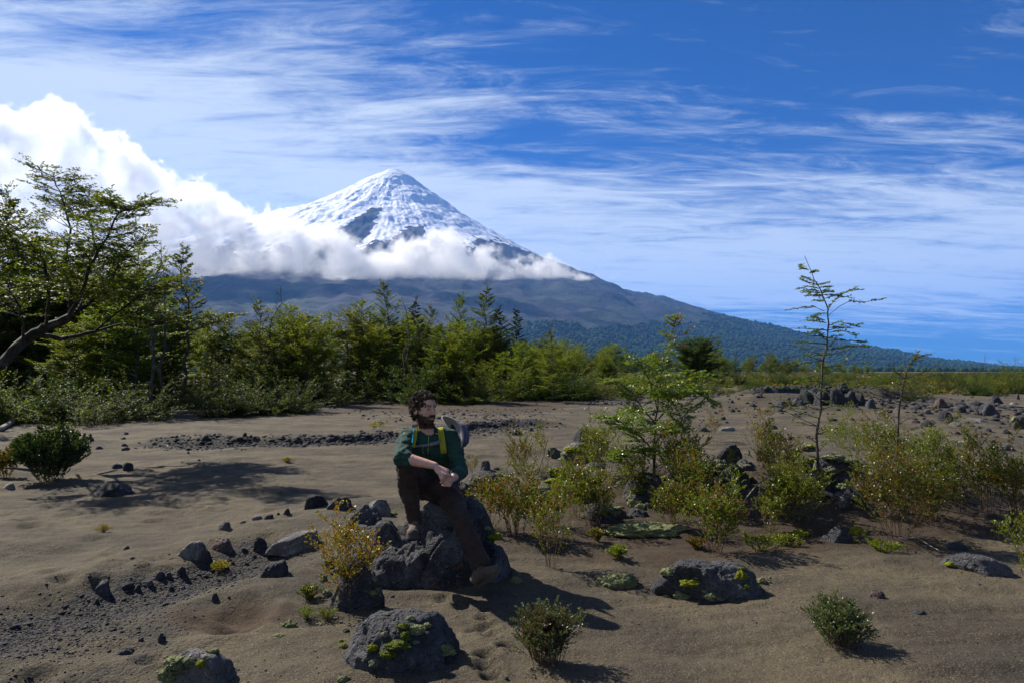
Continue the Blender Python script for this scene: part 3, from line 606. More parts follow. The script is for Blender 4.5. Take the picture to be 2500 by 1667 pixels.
    # moss on the open ground
    for a in ((1954,1304,42,20,'lime','bright yellow-green moss patch alone on the brown soil left of the pointed grey rock'),
              (1510,1425,96,46,'pale','pale lichen cushion ring left of the broad grey boulder'),
              (1260,1420,26,20,'pale','small moss cushion right of the sprawled boot of the seated man'),
              (1576,1298,170,46,'pale','long lumpy bank of pale lichen below the dark mossy boulder'),
              (1318,1205,72,34,'grey','wide grey lichen mat between the shrubs right of the seated man'),
              (1259,1188,20,9,'pale','tiny pale lichen pad above the wide grey lichen mat'),
              (705,1530,38,26,'pale','pale moss cushion with a twig, left of the spotted boulder'),
              (680,1552,30,8,'pale','thin strip of moss below the pale moss cushion'),
              (838,1651+8,28,18,'pale','pale moss cushion at the lower left corner of the spotted boulder'),
              (780,1523,18,7,'pale','small flat moss pad left of the spotted boulder'),
              (1360,1175,60,14,'lime','flat yellow-green moss strip behind the wide grey lichen mat')):
        moss(*a)
    # more lobes on the lichen bank
    # scattered stones over the plain
    rg=random.Random(44)
    zones=((860,1000,1250,1030,30,'small stone on the sand between the seated man and the wood','stones scattered before the wood'),
           (1560,960,2000,1010,70,'small grey stone in the stony strip behind the young beech','stones of the strip behind the beech'),
           (2150,960,2500,1060,80,'small grey stone among the larger rocks of the boulder field','small stones of the boulder field'),
           (1500,1005,1950,1045,22,'small stone on open sand behind the shrubs','stones behind the shrubs'))
    protos=[]
    for k in range(8):
        V,T=rock_shape(500+k,2,1.,7); me=pymesh('stone',V,T); me.materials.append(RM[('dark','mid','mid','dark','purple','mid','pale','dark')[k]]); me.polygons.foreach_set('use_smooth',[True]*len(me.polygons)); protos.append(me)
    for (x0,y0,x1,y1,n,lab,gr) in zones:
        for i in range(n):
            px,py=rg.uniform(x0,x1),rg.uniform(y0,y1); c=gp(px,py); s=c.y/F; w=rg.choice((6,7,8,9,10,12,16,20))*s*rg.uniform(.7,1.2)
            o=bpy.data.objects.new('stone',protos[rg.randrange(8)]); COL.objects.link(o); o.location=c; o.rotation_euler=(0,0,rg.uniform(0,6.28)); o.scale=(w/2,w/2*rg.uniform(.6,1),w*rg.uniform(.28,.5))
            o['label']=lab; o['category']='stone'; o['group']=gr
    # gravel: far too many to count
    Vs=[];Ts=[];nv=0; D1,T1=ICO[1]; rgn=np.random.RandomState(7)
    def pebbles(pts,w):
        nonlocal nv
        for (x,y),ww in zip(pts,w):
            v=D1*(1+.5*(rgn.rand(len(D1),1)-.5))*np.array([1,rgn.uniform(.6,1),rgn.uniform(.45,.8)])*ww/2
            a=rgn.uniform(0,6.28); ca,sa=math.cos(a),math.sin(a); v=v@np.array([[ca,sa,0],[-sa,ca,0],[0,0,1]])
            Vs.append(v+np.array([x,y,g1b[len(Vs)]])); Ts.append(T1+nv); nv+=len(v)
    P=[];Wd=[]
    def along(L,n,spread,a,b,off=0):
        L=np.array(L); seg=np.hypot(*(L[1:]-L[:-1]).T); cs=np.concatenate([[0],np.cumsum(seg)]); t=rgn.rand(n)*cs[-1]
        x=np.interp(t,cs,L[:,0])+rgn.normal(size=n)*spread; y=np.interp(t,cs,L[:,1])+rgn.normal(size=n)*spread+off
        P.extend(zip(x,y)); Wd.extend(a*np.exp(rgn.normal(size=n)*.45)+b)
    along(GULLY,2600,.24,.010,.004); along(GULLY,260,.30,.028,0)
    lo=[flat(-100,1560),flat(120,1560),flat(260,1500)]; along(lo,2200,.28,.009,.004)
    along(BANK,1300,.35,.040,.01,-.3); along(BANK[2:],260,.35,.07,.02,-.1); along(BANK2,900,.7,.06,.01,-.2)
    along(OUT,900,1.6,.12,.03,-.8)
    along([flat(1500,985),flat(1800,975),flat(2100,990)],900,2.2,.10,.03); along([flat(2150,1010),flat(2500,1000)],700,3,.14,.04); along([flat(1040,1010),flat(1260,1005)],260,1.6,.07,.02)
    n=2600; x=rgn.uniform(-4.,4.,n); y=3.3+5.5*rgn.rand(n); P.extend(zip(x,y)); Wd.extend(rgn.uniform(.004,.012,n))
    for (px,py,sp) in ((1035,1445,.5),(975,1640,.45),(1730,1480,.45),(480,1372,.35),(720,1350,.35),(505,1640,.3),(2402,1410,.4),(855,1500,.25),(2045,1325,.25)):
        cx,cy=flat(px,py); k=150; P.extend(zip(cx+rgn.normal(size=k)*sp,cy+rgn.normal(size=k)*sp*.5)); Wd.extend(.006*np.exp(rgn.normal(size=k)*.6)+.003)
    P=np.array(P); g1b=gz(P[:,0],P[:,1]); pebbles(P,Wd)
    me=pymesh('gravel',np.vstack(Vs),np.vstack(Ts)); o=link('gravel',me,RM['dark'],smooth=False); o['kind']='stuff'; o['label']='loose dark volcanic gravel strewn along the rills and banks of the sand'
build_rocks()
# ---------------------------------------------------------------- vegetation
def leaf_mat(name,trans=.45,rough=.42,spec=.5):
    m,t=mat(name); a=t.n('ShaderNodeAttribute',attribute_name='tint').outputs['Color']
    oi=t.n('ShaderNodeObjectInfo').outputs['Random']
    c=t.n('ShaderNodeHueSaturation',i={'Hue':t.m('MULTIPLY_ADD',oi,.03,.485),'Value':t.m('MULTIPLY_ADD',oi,.35,.82),'Color':a}).outputs[0]
    p=t.n('ShaderNodeBsdfPrincipled',i={'Base Color':c,'Roughness':rough,'Specular IOR Level':spec})
    tr=t.n('ShaderNodeBsdfTranslucent',i={'Color':t.mix(1.,c,(1.7,1.5,.4),'MULTIPLY')})
    mx=t.n('ShaderNodeMixShader',i={0:trans,1:p.outputs[0],2:tr.outputs[0]})
    o=t.n('ShaderNodeOutputMaterial'); t.link(mx.outputs[0],o.inputs[0]); return m
LEAF=leaf_mat('leaves',.42,.5,.10); LEAFG=leaf_mat('glossy_leaves',.35,.36,.4)
def bark_mat(name,a,b,lich=None):
    m,t=mat(name); P=t.n('ShaderNodeTexCoord').outputs['Object']
    n=t.noise(t.map(P,sc=(1,1,.3)),14,5,.7); c=t.mix(t.ss(n,.35,.65),a,b)
    if lich: c=t.mix(t.m('MULTIPLY',t.ss(t.noise(P,5,5,.7),.52,.64),.8),c,lich)
    finish(t,c,.85,bump(t,n,.6,.03),.3); return m
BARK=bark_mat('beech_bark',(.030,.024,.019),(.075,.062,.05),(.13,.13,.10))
BARKR=bark_mat('reddish_stems',(.06,.028,.018),(.14,.085,.055))
BARKP=bark_mat('dead_wood',(.12,.10,.085),(.26,.23,.20))
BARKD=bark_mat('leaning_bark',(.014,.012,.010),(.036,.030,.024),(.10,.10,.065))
class Plant:
    """tubes for the wood, small faces for the leaves"""
    def __init__(s,seed): s.r=random.Random(seed); s.V=[];s.Q=[];s.LV=[];s.LC=[];s.lpn=3; s.nr=np.random.RandomState(seed)
    def tube(s,pts,r0,r1,k=5):
        pts=[Vector(p) for p in pts]; n=len(pts); base=len(s.V)
        up=Vector((.3,.2,1)).normalized()
        for i,p in enumerate(pts):
            d=(pts[min(i+1,n-1)]-pts[max(i-1,0)])
            if d.length<1e-6: d=Vector((0,0,1))
            d.normalize(); a=d.cross(up); 
            if a.length<.05: a=d.cross(Vector((1,0,0)))
            a.normalize(); b=d.cross(a); rr=r0+(r1-r0)*i/(n-1)
            for j in range(k):
                t=2*math.pi*j/k; s.V.append(p+a*(math.cos(t)*rr)+b*(math.sin(t)*rr))
        for i in range(n-1):
            for j in range(k):
                j2=(j+1)%k; s.Q.append((base+i*k+j,base+i*k+j2,base+(i+1)*k+j2,base+(i+1)*k+j))
    def leaf(s,p,d,nrm,L,Wd,c):
        d=d.normalized(); sd=d.cross(nrm)
        if sd.length<.01: sd=d.cross(Vector((1,.1,0)))
        sd.normalize()
        s.LV.append((p,p+d*(L*.5)+sd*(Wd*.5),p+d*L,p+d*(L*.5)-sd*(Wd*.5))); s.LC.append(c)
    def col(s,pal,v=.25):
        c=s.r.choice(pal); k=1+s.r.uniform(-v,v); return tuple(x*k for x in c)
    def meshes(s,wood,leaf):
        me=None
        if s.V: me=pymesh(wood,[tuple(v) for v in s.V],s.Q)
        le=None
        if s.LV:
            V=np.array([[tuple(q) for q in l] for l in s.LV]).reshape(-1,3); n=len(s.LV)
            le=pymesh(leaf,V,np.arange(4*n).reshape(-1,4)); cattr(le,'tint',np.repeat(np.array(s.LC),4,axis=0))
        return me,le
def rdir(r,z=.3): 
    a=r.uniform(0,6.283); return Vector((math.cos(a),math.sin(a),r.uniform(-z,z)))
G_BEECH=[(0.084, 0.126, 0.0084), (0.0624, 0.102, 0.0084), (0.108, 0.15, 0.0108), (0.042, 0.072, 0.0072), (0.144, 0.162, 0.0144)]
G_DARK=[(0.0189, 0.0378, 0.0068), (0.0243, 0.0459, 0.0081), (0.0378, 0.0621, 0.0095)]
G_LIGHT=[(0.1092, 0.161, 0.0103), (0.138, 0.1898, 0.0115), (0.0805, 0.1265, 0.0092), (0.1725, 0.184, 0.0172)]
G_HEATH=[(.10,.15,.010),(.13,.165,.012),(.07,.11,.008),(.15,.17,.014),(.17,.085,.014),(.11,.155,.012),(.08,.125,.01)]
G_BRIGHT=[(.10,.165,.010),(.13,.19,.012),(.075,.13,.008),(.16,.18,.02)]
G_RED=[(.09,.13,.012),(.11,.155,.012),(.08,.12,.01),(.17,.07,.014),(.20,.04,.014),(.11,.12,.014),(.15,.11,.016),(.075,.10,.01)]
G_YEL=[(.24,.22,.02),(.17,.19,.02),(.30,.22,.02),(.11,.14,.02),(.26,.13,.02)]
G_GREY=[(.06,.085,.035),(.09,.12,.06),(.05,.06,.025),(.08,.06,.03),(.05,.07,.03)]
def spray(P,p0,d,L,lw,pal,step,droop=.1,twigr=.004,sub=True,flatn=.8):
    """a flat fan of leaves along a twig, nothofagus fashion"""
    r=P.r; d=d.normalized(); side=d.cross(Vector((0,0,1))); 
    if side.length<.1: side=Vector((1,0,0))
    side.normalize(); pts=[p0.copy()]; p=p0.copy(); n=max(3,int(L/step)); dd=d.copy()
    for i in range(n):
        dd=(dd+Vector((r.uniform(-.12,.12),r.uniform(-.12,.12),r.uniform(-.08,.08)-droop*.12))).normalized()
        p=p+dd*(L/n); pts.append(p.copy())
        nr=Vector((r.uniform(-flatn,flatn),r.uniform(-flatn,flatn),1)).normalized()
        sg=1 if i%2 else -1
        for q in range(P.lpn if sub is not None else 1):
            P.leaf(p-dd*(L/n)*r.random()+rdir(r,.5)*lw*.35,(dd*.6+side*(sg if q==0 else r.uniform(-1.2,1.2))).normalized()+Vector((0,0,r.uniform(-.35,.35))),nr+rdir(r,.3)*.4*(q>0),lw*r.uniform(.7,1.2),lw*r.uniform(.5,.75),P.col(pal))
        if sub and i<n-1 and L>step*4:
            spray(P,p,(dd+side*sg*r.uniform(.6,1.2)).normalized(),L*(1-i/n)*.55+step*2,lw,pal,step,droop,twigr*.6,False,flatn)
    if len(pts)>1: P.tube(pts[::2]+([pts[-1]] if len(pts)%2==0 else []),twigr,twigr*.3,3)
def limb(P,p0,d,L,r0,lw,pal,step,rise=.1,leafy=.3,k=5,wob=.18,subL=.45,gap=1.0,flatn=.8):
    """a branch with sprays along its outer part"""
    r=P.r; n=max(5,int(L/(step*1.9*gap))); pts=[p0.copy()]; p=p0.copy(); dd=d.normalized()
    for i in range(n):
        t=i/n
        dd=(dd+Vector((r.uniform(-wob,wob),r.uniform(-wob,wob),r.uniform(-wob,wob)*.6+rise*.25*(.6-t)))).normalized()
        p=p+dd*(L/n); pts.append(p.copy())
        if t>=leafy:
            side=dd.cross(Vector((0,0,1))); side=side.normalized() if side.length>.1 else Vector((1,0,0))
            for sg in (1,-1):
                if r.random()<.85:
                    sd=(dd*r.uniform(.3,.9)+side*sg*r.uniform(.6,1.)+Vector((0,0,r.uniform(-.1,.3)))).normalized()
                    spray(P,p,sd,L*subL*r.uniform(.5,1.)*(1.1-t*.7),lw,pal,step,flatn=flatn,twigr=max(.0015,r0*.15))
    spray(P,p,dd,L*.3,lw,pal,step,flatn=flatn,twigr=max(.0015,r0*.2))
    P.tube(pts[::2]+([pts[-1]] if len(pts)%2==0 else []),r0,r0*.25,k)
def beech(seed,H,spread,lw=.095,pal=G_BEECH,step=.09,n=None,lo=.12,trunk=None,shape=0,bare=0.,lean=(0,0)):
    """layered southern beech; shape 0 broad, 1 conical, 2 tall open top"""
    P=Plant(seed); r=P.r; tr=[Vector((0,0,-.2))]; m=10; dx,dy=lean
    for i in range(1,m+1):
        t=i/m; tr.append(Vector((dx*t*t*H+r.uniform(-1,1)*H*.012*i**.5,dy*t*t*H+r.uniform(-1,1)*H*.012*i**.5,H*t*.97)))
    R0=(H*.010+.012)
    P.tube(tr,R0,R0*.15,7)
    def on(t):
        f=t*m; i=min(int(f),m-1); return tr[i].lerp(tr[i+1],f-i)
    n=int((n or 11+H*3.4)*1.7); P.lpn=4; a=r.uniform(0,6)
    for i in range(n):
        t=lo+(1-lo)*(i+.5)/n; a+=2.4+r.uniform(-.4,.4)
        if shape==0: pr=math.sin(math.pi*min(1,(t*.86+.12)))**.7
        elif shape==1: pr=(1-t)**.75*1.0+.08
        else: pr=(.65 if t>.5 else 1.)*math.sin(math.pi*(t*.8+.15))**.6*r.uniform(.5,1.2)
        L=spread*pr*r.uniform(.75,1.2)
        up=.25+.5*t*(1.2 if shape!=1 else .5)
        d=Vector((math.cos(a),math.sin(a),up))
        if r.random()<bare: P.tube([on(t),on(t)+d.normalized()*L*.5,on(t)+d.normalized()*L*.9+Vector((0,0,.1))],R0*.2,.003,4); continue
        limb(P,on(t),d,L,R0*(.5-.35*t),lw,pal,step,leafy=.15,gap=1.1)
    spray(P,tr[-1],Vector((dx,dy,1)),H*.06,lw,pal,step)
    return P
def as_tree(name,P,loc,label,cat,group=None,rz=0,bark=None,leafm=None,wood='trunk',leaf='crown',sc=1.0,cache=None):
    root=bpy.data.objects.new(name,None); COL.objects.link(root); root.location=loc; root.rotation_euler=(0,0,rz); root.scale=(sc,)*3
    me,le=cache if cache else P.meshes(wood,leaf)
    if me:
        if not me.materials: me.materials.append(bark or BARK)
        o=bpy.data.objects.new(wood,me); COL.objects.link(o); o.parent=root
    if le:
        if not le.materials: le.materials.append(leafm or LEAF)
        o=bpy.data.objects.new(leaf,le); COL.objects.link(o); o.parent=root
    root['label']=label; root['category']=cat; root.empty_display_size=.1
    if group: root['group']=group
    return root
def bush(seed,H,Wd,lw,pal,step,n=26,up=.9):
    P=Plant(seed); r=P.r
    for i in range(n):
        a=r.uniform(0,6.283); q=r.random()**.6; b=Vector((math.cos(a)*q*Wd*.34,math.sin(a)*q*Wd*.34,-.12*H))
        d=Vector((math.cos(a)*q,math.sin(a)*q,up*(1.15-q*.85))).normalized()
        L=(H if q<.5 else (H+Wd/2)/2)*r.uniform(.7,1.1)
        limb(P,b,d,L,.012*H+.004,lw,pal,step,rise=.1,leafy=.0,gap=1.2,subL=.35,flatn=.6,k=4)
    return P
def heath(seed,H,Wd,n,pal,lw=.0175,dens=1.25,branch=4.6,lean=(0,0),tipw=.0,r0=.0024,leafy=.08,pal2=None,upr=1.0,rootk=.13):
    """upright wiry stems set with tiny leaves"""
    P=Plant(seed); r=P.r
    def stem(p0,d,L,rad,lv,pl):
        m=max(4,int(L/.045)); p=p0.copy(); dd=d.copy(); pts=[p.copy()]
        for i in range(m):
            t=i/m; dd=(dd+Vector((r.uniform(-.13,.13),r.uniform(-.13,.13),r.uniform(-.05,.12)))).normalized(); p=p+dd*(L/m); pts.append(p.copy())
            if t>(leafy if lv==0 else .08):
                for q in range(max(1,int(5.0*dens*r.uniform(.5,1.5)))):
                    v=(rdir(r,.6)*.8+dd*.9).normalized(); b=p-dd*(L/m)*r.random()
                    P.leaf(b,v,(dd+rdir(r,1)*.8).normalized(),lw*r.uniform(.7,1.3),lw*r.uniform(.45,.65),P.col(pl))
            if lv<2 and t>(.18 if lv==0 else .2) and r.random()<(branch/m)*(2.0 if lv==0 else 1.0):
                stem(p,(dd*1.1+rdir(r,.2)*.9).normalized(),L*(1-t)*r.uniform(.4,.8)+.04,rad*.6,lv+1,pl)
        P.tube(pts[::2] if len(pts)>5 else pts,rad,rad*.3,4 if lv==0 else 3)
    for i in range(n):
        a=r.uniform(0,6.283); q=math.sqrt(r.random())
        b=Vector((math.cos(a)*q*Wd*rootk,math.sin(a)*q*Wd*rootk,-.02))
        tx=Vector((math.cos(a)*q*Wd*.52+lean[0]*H,math.sin(a)*q*Wd*.52+lean[1]*H,H*upr*(1.05-.35*q)*r.uniform(.42,1.08)))-b
        pl=pal if pal2 is None or r.random()<.6 else pal2
        stem(b,(tx.normalized()+Vector((0,0,.15))).normalized(),tx.length,r0*r.uniform(.7,1.2),0,pl)
    return P
def place(px,py): return gp(px,py)
def build_big_tree():
    # the leaning beech of the left edge: base out of the frame, limb reaching in
    Y=12.2; k_=.52; P=Plant(3); r=P.r
    A=lambda px,py,dy=0: at(px,py,Y+dy)
    base=gp(-260,1120); O=Vector((at(-260,1000,Y).x,Y,g1(at(-260,1000,Y).x,Y)))
    def path(L,r0,r1,k=8):
        pts=[]
        for i in range(len(L)-1):
            a,b=L[i],L[i+1]
            for q in range(4): pts.append(a.lerp(b,q/4)+Vector((r.uniform(-.012,.012),r.uniform(-.03,.03),r.uniform(-.012,.012))))
        pts.append(L[-1]); pts=[p-O for p in pts]; P.tube(pts,r0*k_,r1*k_,k); return pts
    main=path([O+Vector((0,0,-.3)),A(-160,960),A(-60,930),A(0,890),A(60,830,.3),A(110,800,.3),A(170,775,.5)],.24,.15)
    path([A(85,815,.3),A(150,828,.8),A(230,810,1.2),A(300,790,1.6)],.10,.03)
    limbs=[([A(170,775,.5),A(172,710,.6),A(160,640,.8),A(175,560,1.),A(150,480,1.1),A(130,432,1.2)],.075),
           ([A(170,775,.5),A(200,720,.3),A(220,650,0),A(250,600,-.2),A(290,520,-.4),A(320,505,-.5)],.08),
           ([A(170,775,.5),A(220,740,.9),A(270,690,1.5),A(300,620,2.),A(345,590,2.2)],.07),
           ([A(110,800,.3),A(120,720,-.5),A(110,640,-.8),A(70,590,-1.),A(50,560,-1.1)],.06),
           ([A(190,760,.5),A(205,690,1.6),A(230,600,2.),A(215,520,2.2),A(230,490,2.3)],.06),
           ([A(230,810,1.2),A(290,760,1.),A(340,720,.8),A(370,700,.6)],.045),
           ([A(60,830,.3),A(50,750,-1.2),A(20,700,-1.6)],.05),
           ([A(300,790,1.6),A(350,800,1.4),A(400,790,1.)],.03)]
    for L,rad in limbs:
        pts=path(L,rad,.012,6); m=len(pts)
        for i in range(3,m):
            t=i/m
            for q in range(4 if t<.55 else 7):
                if r.random()<.72:
                    a=r.uniform(0,6.283); d=Vector((math.cos(a)*1.1,math.sin(a)*.9,r.uniform(.05,.5)))
                    limb(P,pts[i],d*k_,r.uniform(.45,.95)*(1.2-.35*t)*.80,.008,.052,G_BEECH,.055,leafy=.2,gap=1.1,flatn=.7)
    me,le=P.meshes('trunk','crown')
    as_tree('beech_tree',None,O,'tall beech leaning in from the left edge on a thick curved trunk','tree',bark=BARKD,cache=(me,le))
def build_forest():
    protos={}
    def proto(k):
        if k in protos: return protos[k]
        a={'b0':lambda:beech(11,6.4,1.9),'b1':lambda:beech(12,6.0,1.7,pal=G_LIGHT),'b2':lambda:beech(13,6.6,1.95,shape=2,bare=.12,n=40),
           'b3':lambda:beech(14,5.6,1.9,pal=G_LIGHT,lo=.05),'c0':lambda:beech(15,7.,1.9,pal=G_DARK+G_BEECH,shape=1,lo=.05,n=50),'c1':lambda:beech(16,6.5,1.25,pal=G_DARK,shape=1,lo=.1,n=44),
           'o0':lambda:beech(17,6.6,1.7,shape=2,lo=.42,n=26,bare=.2),'b4':lambda:beech(18,5.,1.6,lo=.02,pal=G_BEECH+G_LIGHT),
           'u0':lambda:bush(21,1.7,2.4,.07,G_DARK+G_BEECH[1:2],.075,44),'u1':lambda:bush(22,1.5,2.2,.06,G_BEECH+G_DARK[:2],.07,40),'u2':lambda:bush(23,2.2,2.2,.065,G_BEECH+G_LIGHT,.085,30,up=1.3),
           'u3':lambda:bush(24,1.0,1.5,.05,G_DARK+G_GREY,.07,24),
           'd0':lambda:beech(44,5.,2.5,pal=G_DARK+G_BEECH[:2],lo=.02,n=48),'c2':lambda:beech(19,5.5,.95,pal=G_DARK,shape=1,lo=.12,n=46,lw=.085)}[k]()
        w=('trunk','crown') if k[0] in 'bcod' else ('stem','foliage')
        protos[k]=a.meshes(*w); protos[k+'_H']={'b0':6.4,'b1':6.,'b2':6.6,'b3':5.6,'c0':7.,'c1':6.5,'c2':5.5,'o0':6.6,'b4':5.,'d0':5.,'u0':1.7,'u1':1.5,'u2':2.2,'u3':1.}[k]
        return protos[k]
    def put(k,px,py,top,label,rz=0,group=None,cat='tree',name=None,Y=None):
        me=proto(k); c=gp(px,py) if Y is None else at(px,905,Y)
        if Y is not None: c.z=g1(c.x,Y)
        h=(at(px,top,c.y).z-c.z); sc=h/protos[k+'_H']
        wood,leaf=('trunk','crown') if k[0] in 'bcod' else ('stem','foliage')
        name=name or {'b':'beech_tree','d':'rounded_tree','c':'conical_tree','o':'beech_tree','u':'bush'}[k[0]]
        return as_tree(name,None,c,label,cat,group,rz,sc=sc,cache=me,wood=wood,leaf=leaf,leafm=LEAF,bark=BARK)
    T=[('b0',110,985,590,'full-crowned beech behind the leaning tree, its top hidden among the limbs',3.),('b1',205,985,600,'dense beech behind the right-hand limbs of the leaning tree',1.2),('b0',300,985,640,'dense dark beech behind the right edge of the leaning crown',2.2),('b2',-20,975,470,'tall beech half outside the left edge',4.),('b3',175,1005,790,'bright low beech in front of the leaning trunk shade',5.),
       ('d0',-40,1000,700,'dark dense beech reaching the ground at the left edge',2.),('b3',45,985,600,'bright beech at the left edge behind the leaning trunk',1.7),('b1',330,985,600,'leafy beech between the leaning crown and the bare dead tree',2.6),('b3',270,990,660,'bright beech under the tip of the leaning crown',.4),
       ('o0',450,992,612,'slender beech with a bare lower trunk and flat top, right of the leaning beech',2.),
       ('b2',20,985,500,'tall beech crown at the very left edge, behind the leaning trunk',.3),
       ('b0',130,990,640,'bushy beech filling the space under the leaning trunk',1.),
       ('b1',250,1000,700,'low spreading beech under the limb of the leaning tree',4.),
       ('b0',330,1000,690,'dense beech at the foot of the leaning crown, left of the slender one',5.),
       ('b4',60,1000,760,'broad low beech at lower left under the leaning trunk',2.2),
       ('b3',410,985,760,'small bright beech behind the bare lower trunk of the slender one',3.2),
       ('b1',515,975,760,'light green beech in the gap right of the slender one',.8),
       ('b0',560,975,770,'dense beech behind the dark bush at the gap',2.8),
       ('b2',632,988,738,'beech with a straight visible trunk and glossy top, left of the red dead tree',1.4),
       ('b1',700,985,745,'beech with two thin trunks, right in front of the red dead tree',5.2),
       ('b3',750,988,770,'rounded light beech at the right end of the left-hand thicket',3.7),
       ('b0',790,978,790,'drooping beech at the right edge of the left-hand thicket',.1),
       ('b4',700,985,850,'low beech at the front of the left-hand thicket',1.1),
       ('b1',880,965,737,'slim beech with dark straight trunk left of the wavy-topped one',2.5),
       ('b3',845,968,765,'bright beech at the left end of the middle thicket',4.4),
       ('o0',945,965,695,'tall wavy beech with a sparse topmost tuft above the middle thicket',.9),
       ('b0',930,965,770,'dense beech under the wavy one in the middle thicket',3.9),
       ('b1',985,965,780,'beech straight above the head of the seated man',5.6),
       ('c1',1018,962,732,'narrow pointed dark tree above and right of the head of the seated man',1.9),
       ('b2',1045,962,750,'thin-topped beech between the narrow pointed tree and the tall conical one',3.3),
       ('b2',1122,962,722,'open-branched beech touching the left side of the tall conical tree',4.9),
       ('c0',1182,965,700,'tallest conical tree in the middle of the wood',.4),
       ('c0',1222,965,752,'dark round-shouldered tree right of the tallest conical one',2.9),
       ('c2',1260,962,752,'narrow dark spire tree standing apart, last of the dark group',1.2),
       ('b0',1100,965,800,'bushy beech in front of the tall conical tree, left side',1.5),
       ('b3',1275,965,835,'light shrubby beech in front of the narrow spire',2.1),
       ('b4',1340,962,815,'shrubby beech below the forked dead snag',3.6),
       ('b3',1230,968,860,'low feathery beech between the conical trees and the sand',4.6),
       ('b4',1180,970,880,'low feathery light beech left of the young conifer-like one',.2),
       ('b1',1390,958,850,'small beech right of the forked dead snag',5.4),
       ('b4',1430,955,868,'low beech where the thicket thins out toward the right',1.7),
       ('b3',1300,970,890,'lowest light green beech on the sand edge of the thicket',3.),
       ('b4',1480,952,878,'last small beech at the right end of the thicket',2.),
       ('d0',1702,940,830,'dark rounded tree standing alone behind the young beech, right of it',.6),
       ('b2',1752,938,830,'thin open tree against the right side of the lone dark tree',2.2)]
    for k,px,py,top,lab,rz in T: put(k,px,py,top,lab,rz)
    # second and third rows, deep in the wood
    rg=random.Random(9)
    for i in range(84):
        Y=rg.uniform(34,80); lim=1500 if Y<60 else 1560
        px=rg.uniform(-420,lim); 
        tp=np.interp(px,[-400,0,380,520,780,830,1000,1200,1300,1400,1560],[640,690,760,770,800,800,775,800,840,855,885])+rg.uniform(-12,40)
        put(rg.choice(('b0','b1','c0','b3','b4','d0')),px,0,tp,'beech deep in the wood, showing only in gaps between the front trees',rg.uniform(0,6),'trees deep in the wood',Y=Y)
    # off-frame trees at left that cast the shade on the sand
    for i,(x,y,h) in enumerate(((-11.8,10.0,5.),(-13.5,8.2,6.),(-10.6,7.4,3.4),(-16,14,7),(-19,19,7.5))):
        me=proto(('b3','b0','d0','b2','b0')[i]); kk=('b3','b0','d0','b2','b0')[i]
        as_tree('beech_tree',None,Vector((x,y,g1(x,y))),('beech outside the left edge throwing shade on the sand','trees left of the picture')[0],'tree','trees left of the picture',rz=i,sc=h/protos[kk+'_H'],cache=me,leafm=LEAF,bark=BARK)
    U=[('u0',560,1012,925,'dark dense bush at the left foot of the left-hand thicket'),('u0',700,1003,915,'dark dense bush at the right foot of the left-hand thicket'),('u1',630,1008,930,'dark bush between the two dense ones of the left-hand thicket'),
       ('u1',780,985,905,'grey-green bush in the dark gap between the two thickets'),('u1',220,1032,935,'dark bush in the shade below the leaning tree'),('u0',120,1028,920,'dark bush low behind the leaning trunk'),('u0',330,1022,925,'dark bush at the foot of the leaning tree, its right end'),('u2',30,1030,900,'leafy bush at the left edge above the fallen branch'),
       ('u1',480,995,925,'small grey-green bush in the sunny gap right of the slender beech'),('u0',940,975,885,'dark bush left of the head of the seated man'),('u0',1010,978,890,'dark bush behind the head of the seated man'),('u0',1090,980,895,'dark bush right of the head of the seated man'),
       ('u2',1170,984,905,'light green rounded bush leaning out onto the sand'),('u2',1230,975,880,'bright feathery bush right of the rounded light one'),('u0',1320,975,895,'dark bush low on the sand edge right of the feathery one'),('u0',1390,975,900,'dark bush under the last beeches'),('u1',1450,972,905,'dark bush behind the tip of the young beech, left'),('u1',1520,968,905,'dark low bush behind the stem of the young beech'),
       ('u3',890,984,960,'tiny round green bush alone on the sand before the middle thicket'),('u1',870,968,905,'pale green bush at the left foot of the middle thicket'),
       ('u3',2232,968,932,'leafy round green bush on the edge of the heath above the boulder field'),('u3',2230,975,945,'low green bush in front of the leafy round one'),('u2',2490,960,875,'tall dark bush cut by the right edge on the skyline'),('u3',1640,963,945,'small green bush on the stones right of the young beech')]
    for i,(k,px,py,top,lab) in enumerate(U): put(k,px,py,top,lab,i*1.3,cat='bush')
    for i in range(44):
        Y=rg.uniform(28,50); px=rg.uniform(-150,1380)
        if 480<px<560 and Y<32: continue
        Y=max(Y,np.interp(px,[0,400,620,800,900,1400],[27,29,29,35,40,43])+rg.uniform(0,4)); c=at(px,905,Y); c.z=g1(c.x,Y); k=rg.choice(('u0','u1','u0','u2')); me=proto(k)
        as_tree('bush',None,c,'dark understorey bush filling the shade between the trunks of the wood','bush','understorey bushes of the wood',rz=rg.uniform(0,6),sc=rg.uniform(.9,1.5),cache=me,wood='stem',leaf='foliage')
    # heath bushes scattered over the plain to the right
    for i in range(280):
        Y=rg.uniform(42,190); px=rg.uniform(1480,2620)
        c=at(px,905,Y); c.z=g1(c.x,Y); k=rg.choice(('u0','u1','u2','u3','u3','u2')); me=proto(k)
        sc=rg.uniform(.45,1.05)/protos[k+'_H']*1.0*(1+Y/260)
        as_tree('bush',None,c,'low bush of the heath plain between the stones and the skyline','bush','heath bushes on the plain',rz=rg.uniform(0,6),sc=sc,cache=me,wood='stem',leaf='foliage')
